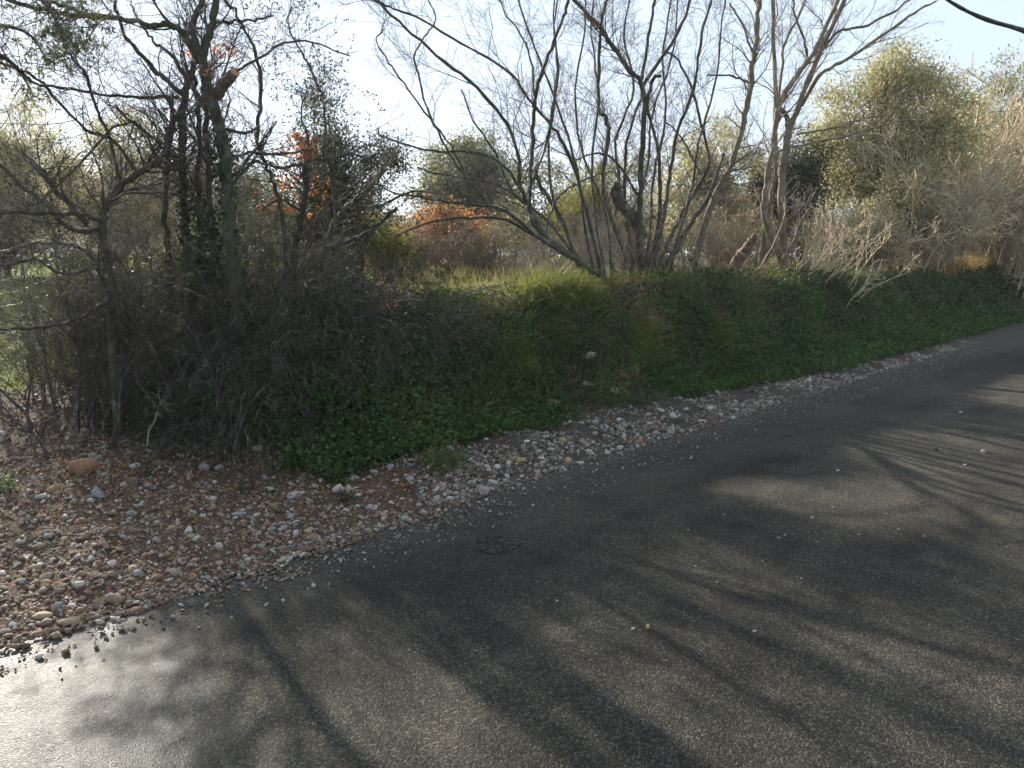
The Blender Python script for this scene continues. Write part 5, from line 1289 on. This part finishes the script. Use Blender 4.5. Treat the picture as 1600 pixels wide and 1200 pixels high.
# ------------------------------------------------------------------ details of the road surface
def sheet(name, pts, z, mat):
    mb = MB(); c = np.mean(pts, 0); n = len(pts)
    V = np.array([[*c, road_z(*c) + z]] + [[x, y, road_z(x, y) + z] for x, y in pts])
    i = np.arange(n) + 1
    mb.add(V, np.stack([np.zeros(n, int), i, np.roll(i, -1)], 1)); return mb.obj(name, mat, None, True, 'structure')
m, nt, p, out = newmat("old_patch")
vv = N(nt, "ShaderNodeTexVoronoi"); vv.inputs["Scale"].default_value = 70; nt.links.new(geo_pos(nt), vv.inputs["Vector"])
s_ = N(nt, "ShaderNodeSeparateColor"); nt.links.new(vv.outputs["Color"], s_.inputs[0])
nt.links.new(ramp(nt, s_.outputs[0], [(0, (.020, .019, .017)), (.6, (.036, .034, .030)), (1, (.085, .08, .068))]).outputs[0], p.inputs["Base Color"])
p.inputs["Roughness"].default_value = .95; p.inputs["Specular IOR Level"].default_value = .05; bump(nt, p, vv.outputs["Distance"], .35, .006)
c = P(776, 873, EYE * FPX / 473.0)[:2]; an = np.linspace(0, 2 * np.pi, 28, endpoint=False)
rr = .125 * (1 + .35 * (fbm(np.cos(an) * 1.5 + 5, np.sin(an) * 1.5 + 5, 3) - .5) * 2 + .05 * rng.normal(size=28))
sheet("asphalt_patch", np.c_[c[0] + rr * np.cos(an) * 1.05, c[1] + rr * np.sin(an)], .004, m)

m, nt, p, out = newmat("crack")
p.inputs["Base Color"].default_value = (.012, .011, .010, 1); p.inputs["Roughness"].default_value = 1.0
def crack(a, b, n, w):
    a, b = (np.array(P(x, y, EYE * FPX / (y - 400.0))[:2]) for x, y in (a, b))
    t = np.linspace(0, 1, n)[:, None]; q = a + (b - a) * t; d = unit((b - a)[None])[0]; nrm = np.array([-d[1], d[0]])
    q = q + nrm * np.cumsum(rng.normal(size=(n, 1)) * .012, 0) * np.sin(np.pi * t) ** .5
    ww = w * rng.uniform(.4, 1.2, (n, 1)) * np.sin(np.pi * np.clip(t, .04, .96)) ** .5
    V = np.concatenate([np.c_[q - nrm * ww, [road_z(*c) + .004 for c in q]], np.c_[q + nrm * ww, [road_z(*c) + .004 for c in q]]])
    i = np.arange(n - 1); MB().add(V, np.stack([i, i + 1, i + 1 + n, i + n], 1)).obj("road_crack", m, None, False, 'structure')
crack((1545, 882), (1610, 862), 26, .006)
crack((1545, 1100), (1600, 1020), 26, .004)
crack((1380, 1180), (1560, 1110), 36, .003)

# ------------------------------------------------------------------ thin winter haze over the whole place
m = bpy.data.materials.new("air"); m.use_nodes = True; nt = m.node_tree; nt.nodes.clear()
o_ = nt.nodes.new("ShaderNodeOutputMaterial"); pv = nt.nodes.new("ShaderNodeVolumePrincipled")
pv.inputs["Color"].default_value = (.93, .96, 1, 1); pv.inputs["Density"].default_value = HAZE; pv.inputs["Anisotropy"].default_value = .45
nt.links.new(pv.outputs[0], o_.inputs["Volume"])
lo = np.array([gu.min() - 5, gv.min() - 5, -2.5]); hi = np.array([gu.max() + 5, gv.max() + 5, 41.0])
V = np.array([[x, y, z] for x in (lo[0], hi[0]) for y in (lo[1], hi[1]) for z in (lo[2], hi[2])])
MB().add(V, np.array([[0, 1, 3, 2], [4, 6, 7, 5], [0, 4, 5, 1], [2, 3, 7, 6], [0, 2, 6, 4], [1, 5, 7, 3]])).obj("haze", m, None, False, 'stuff')
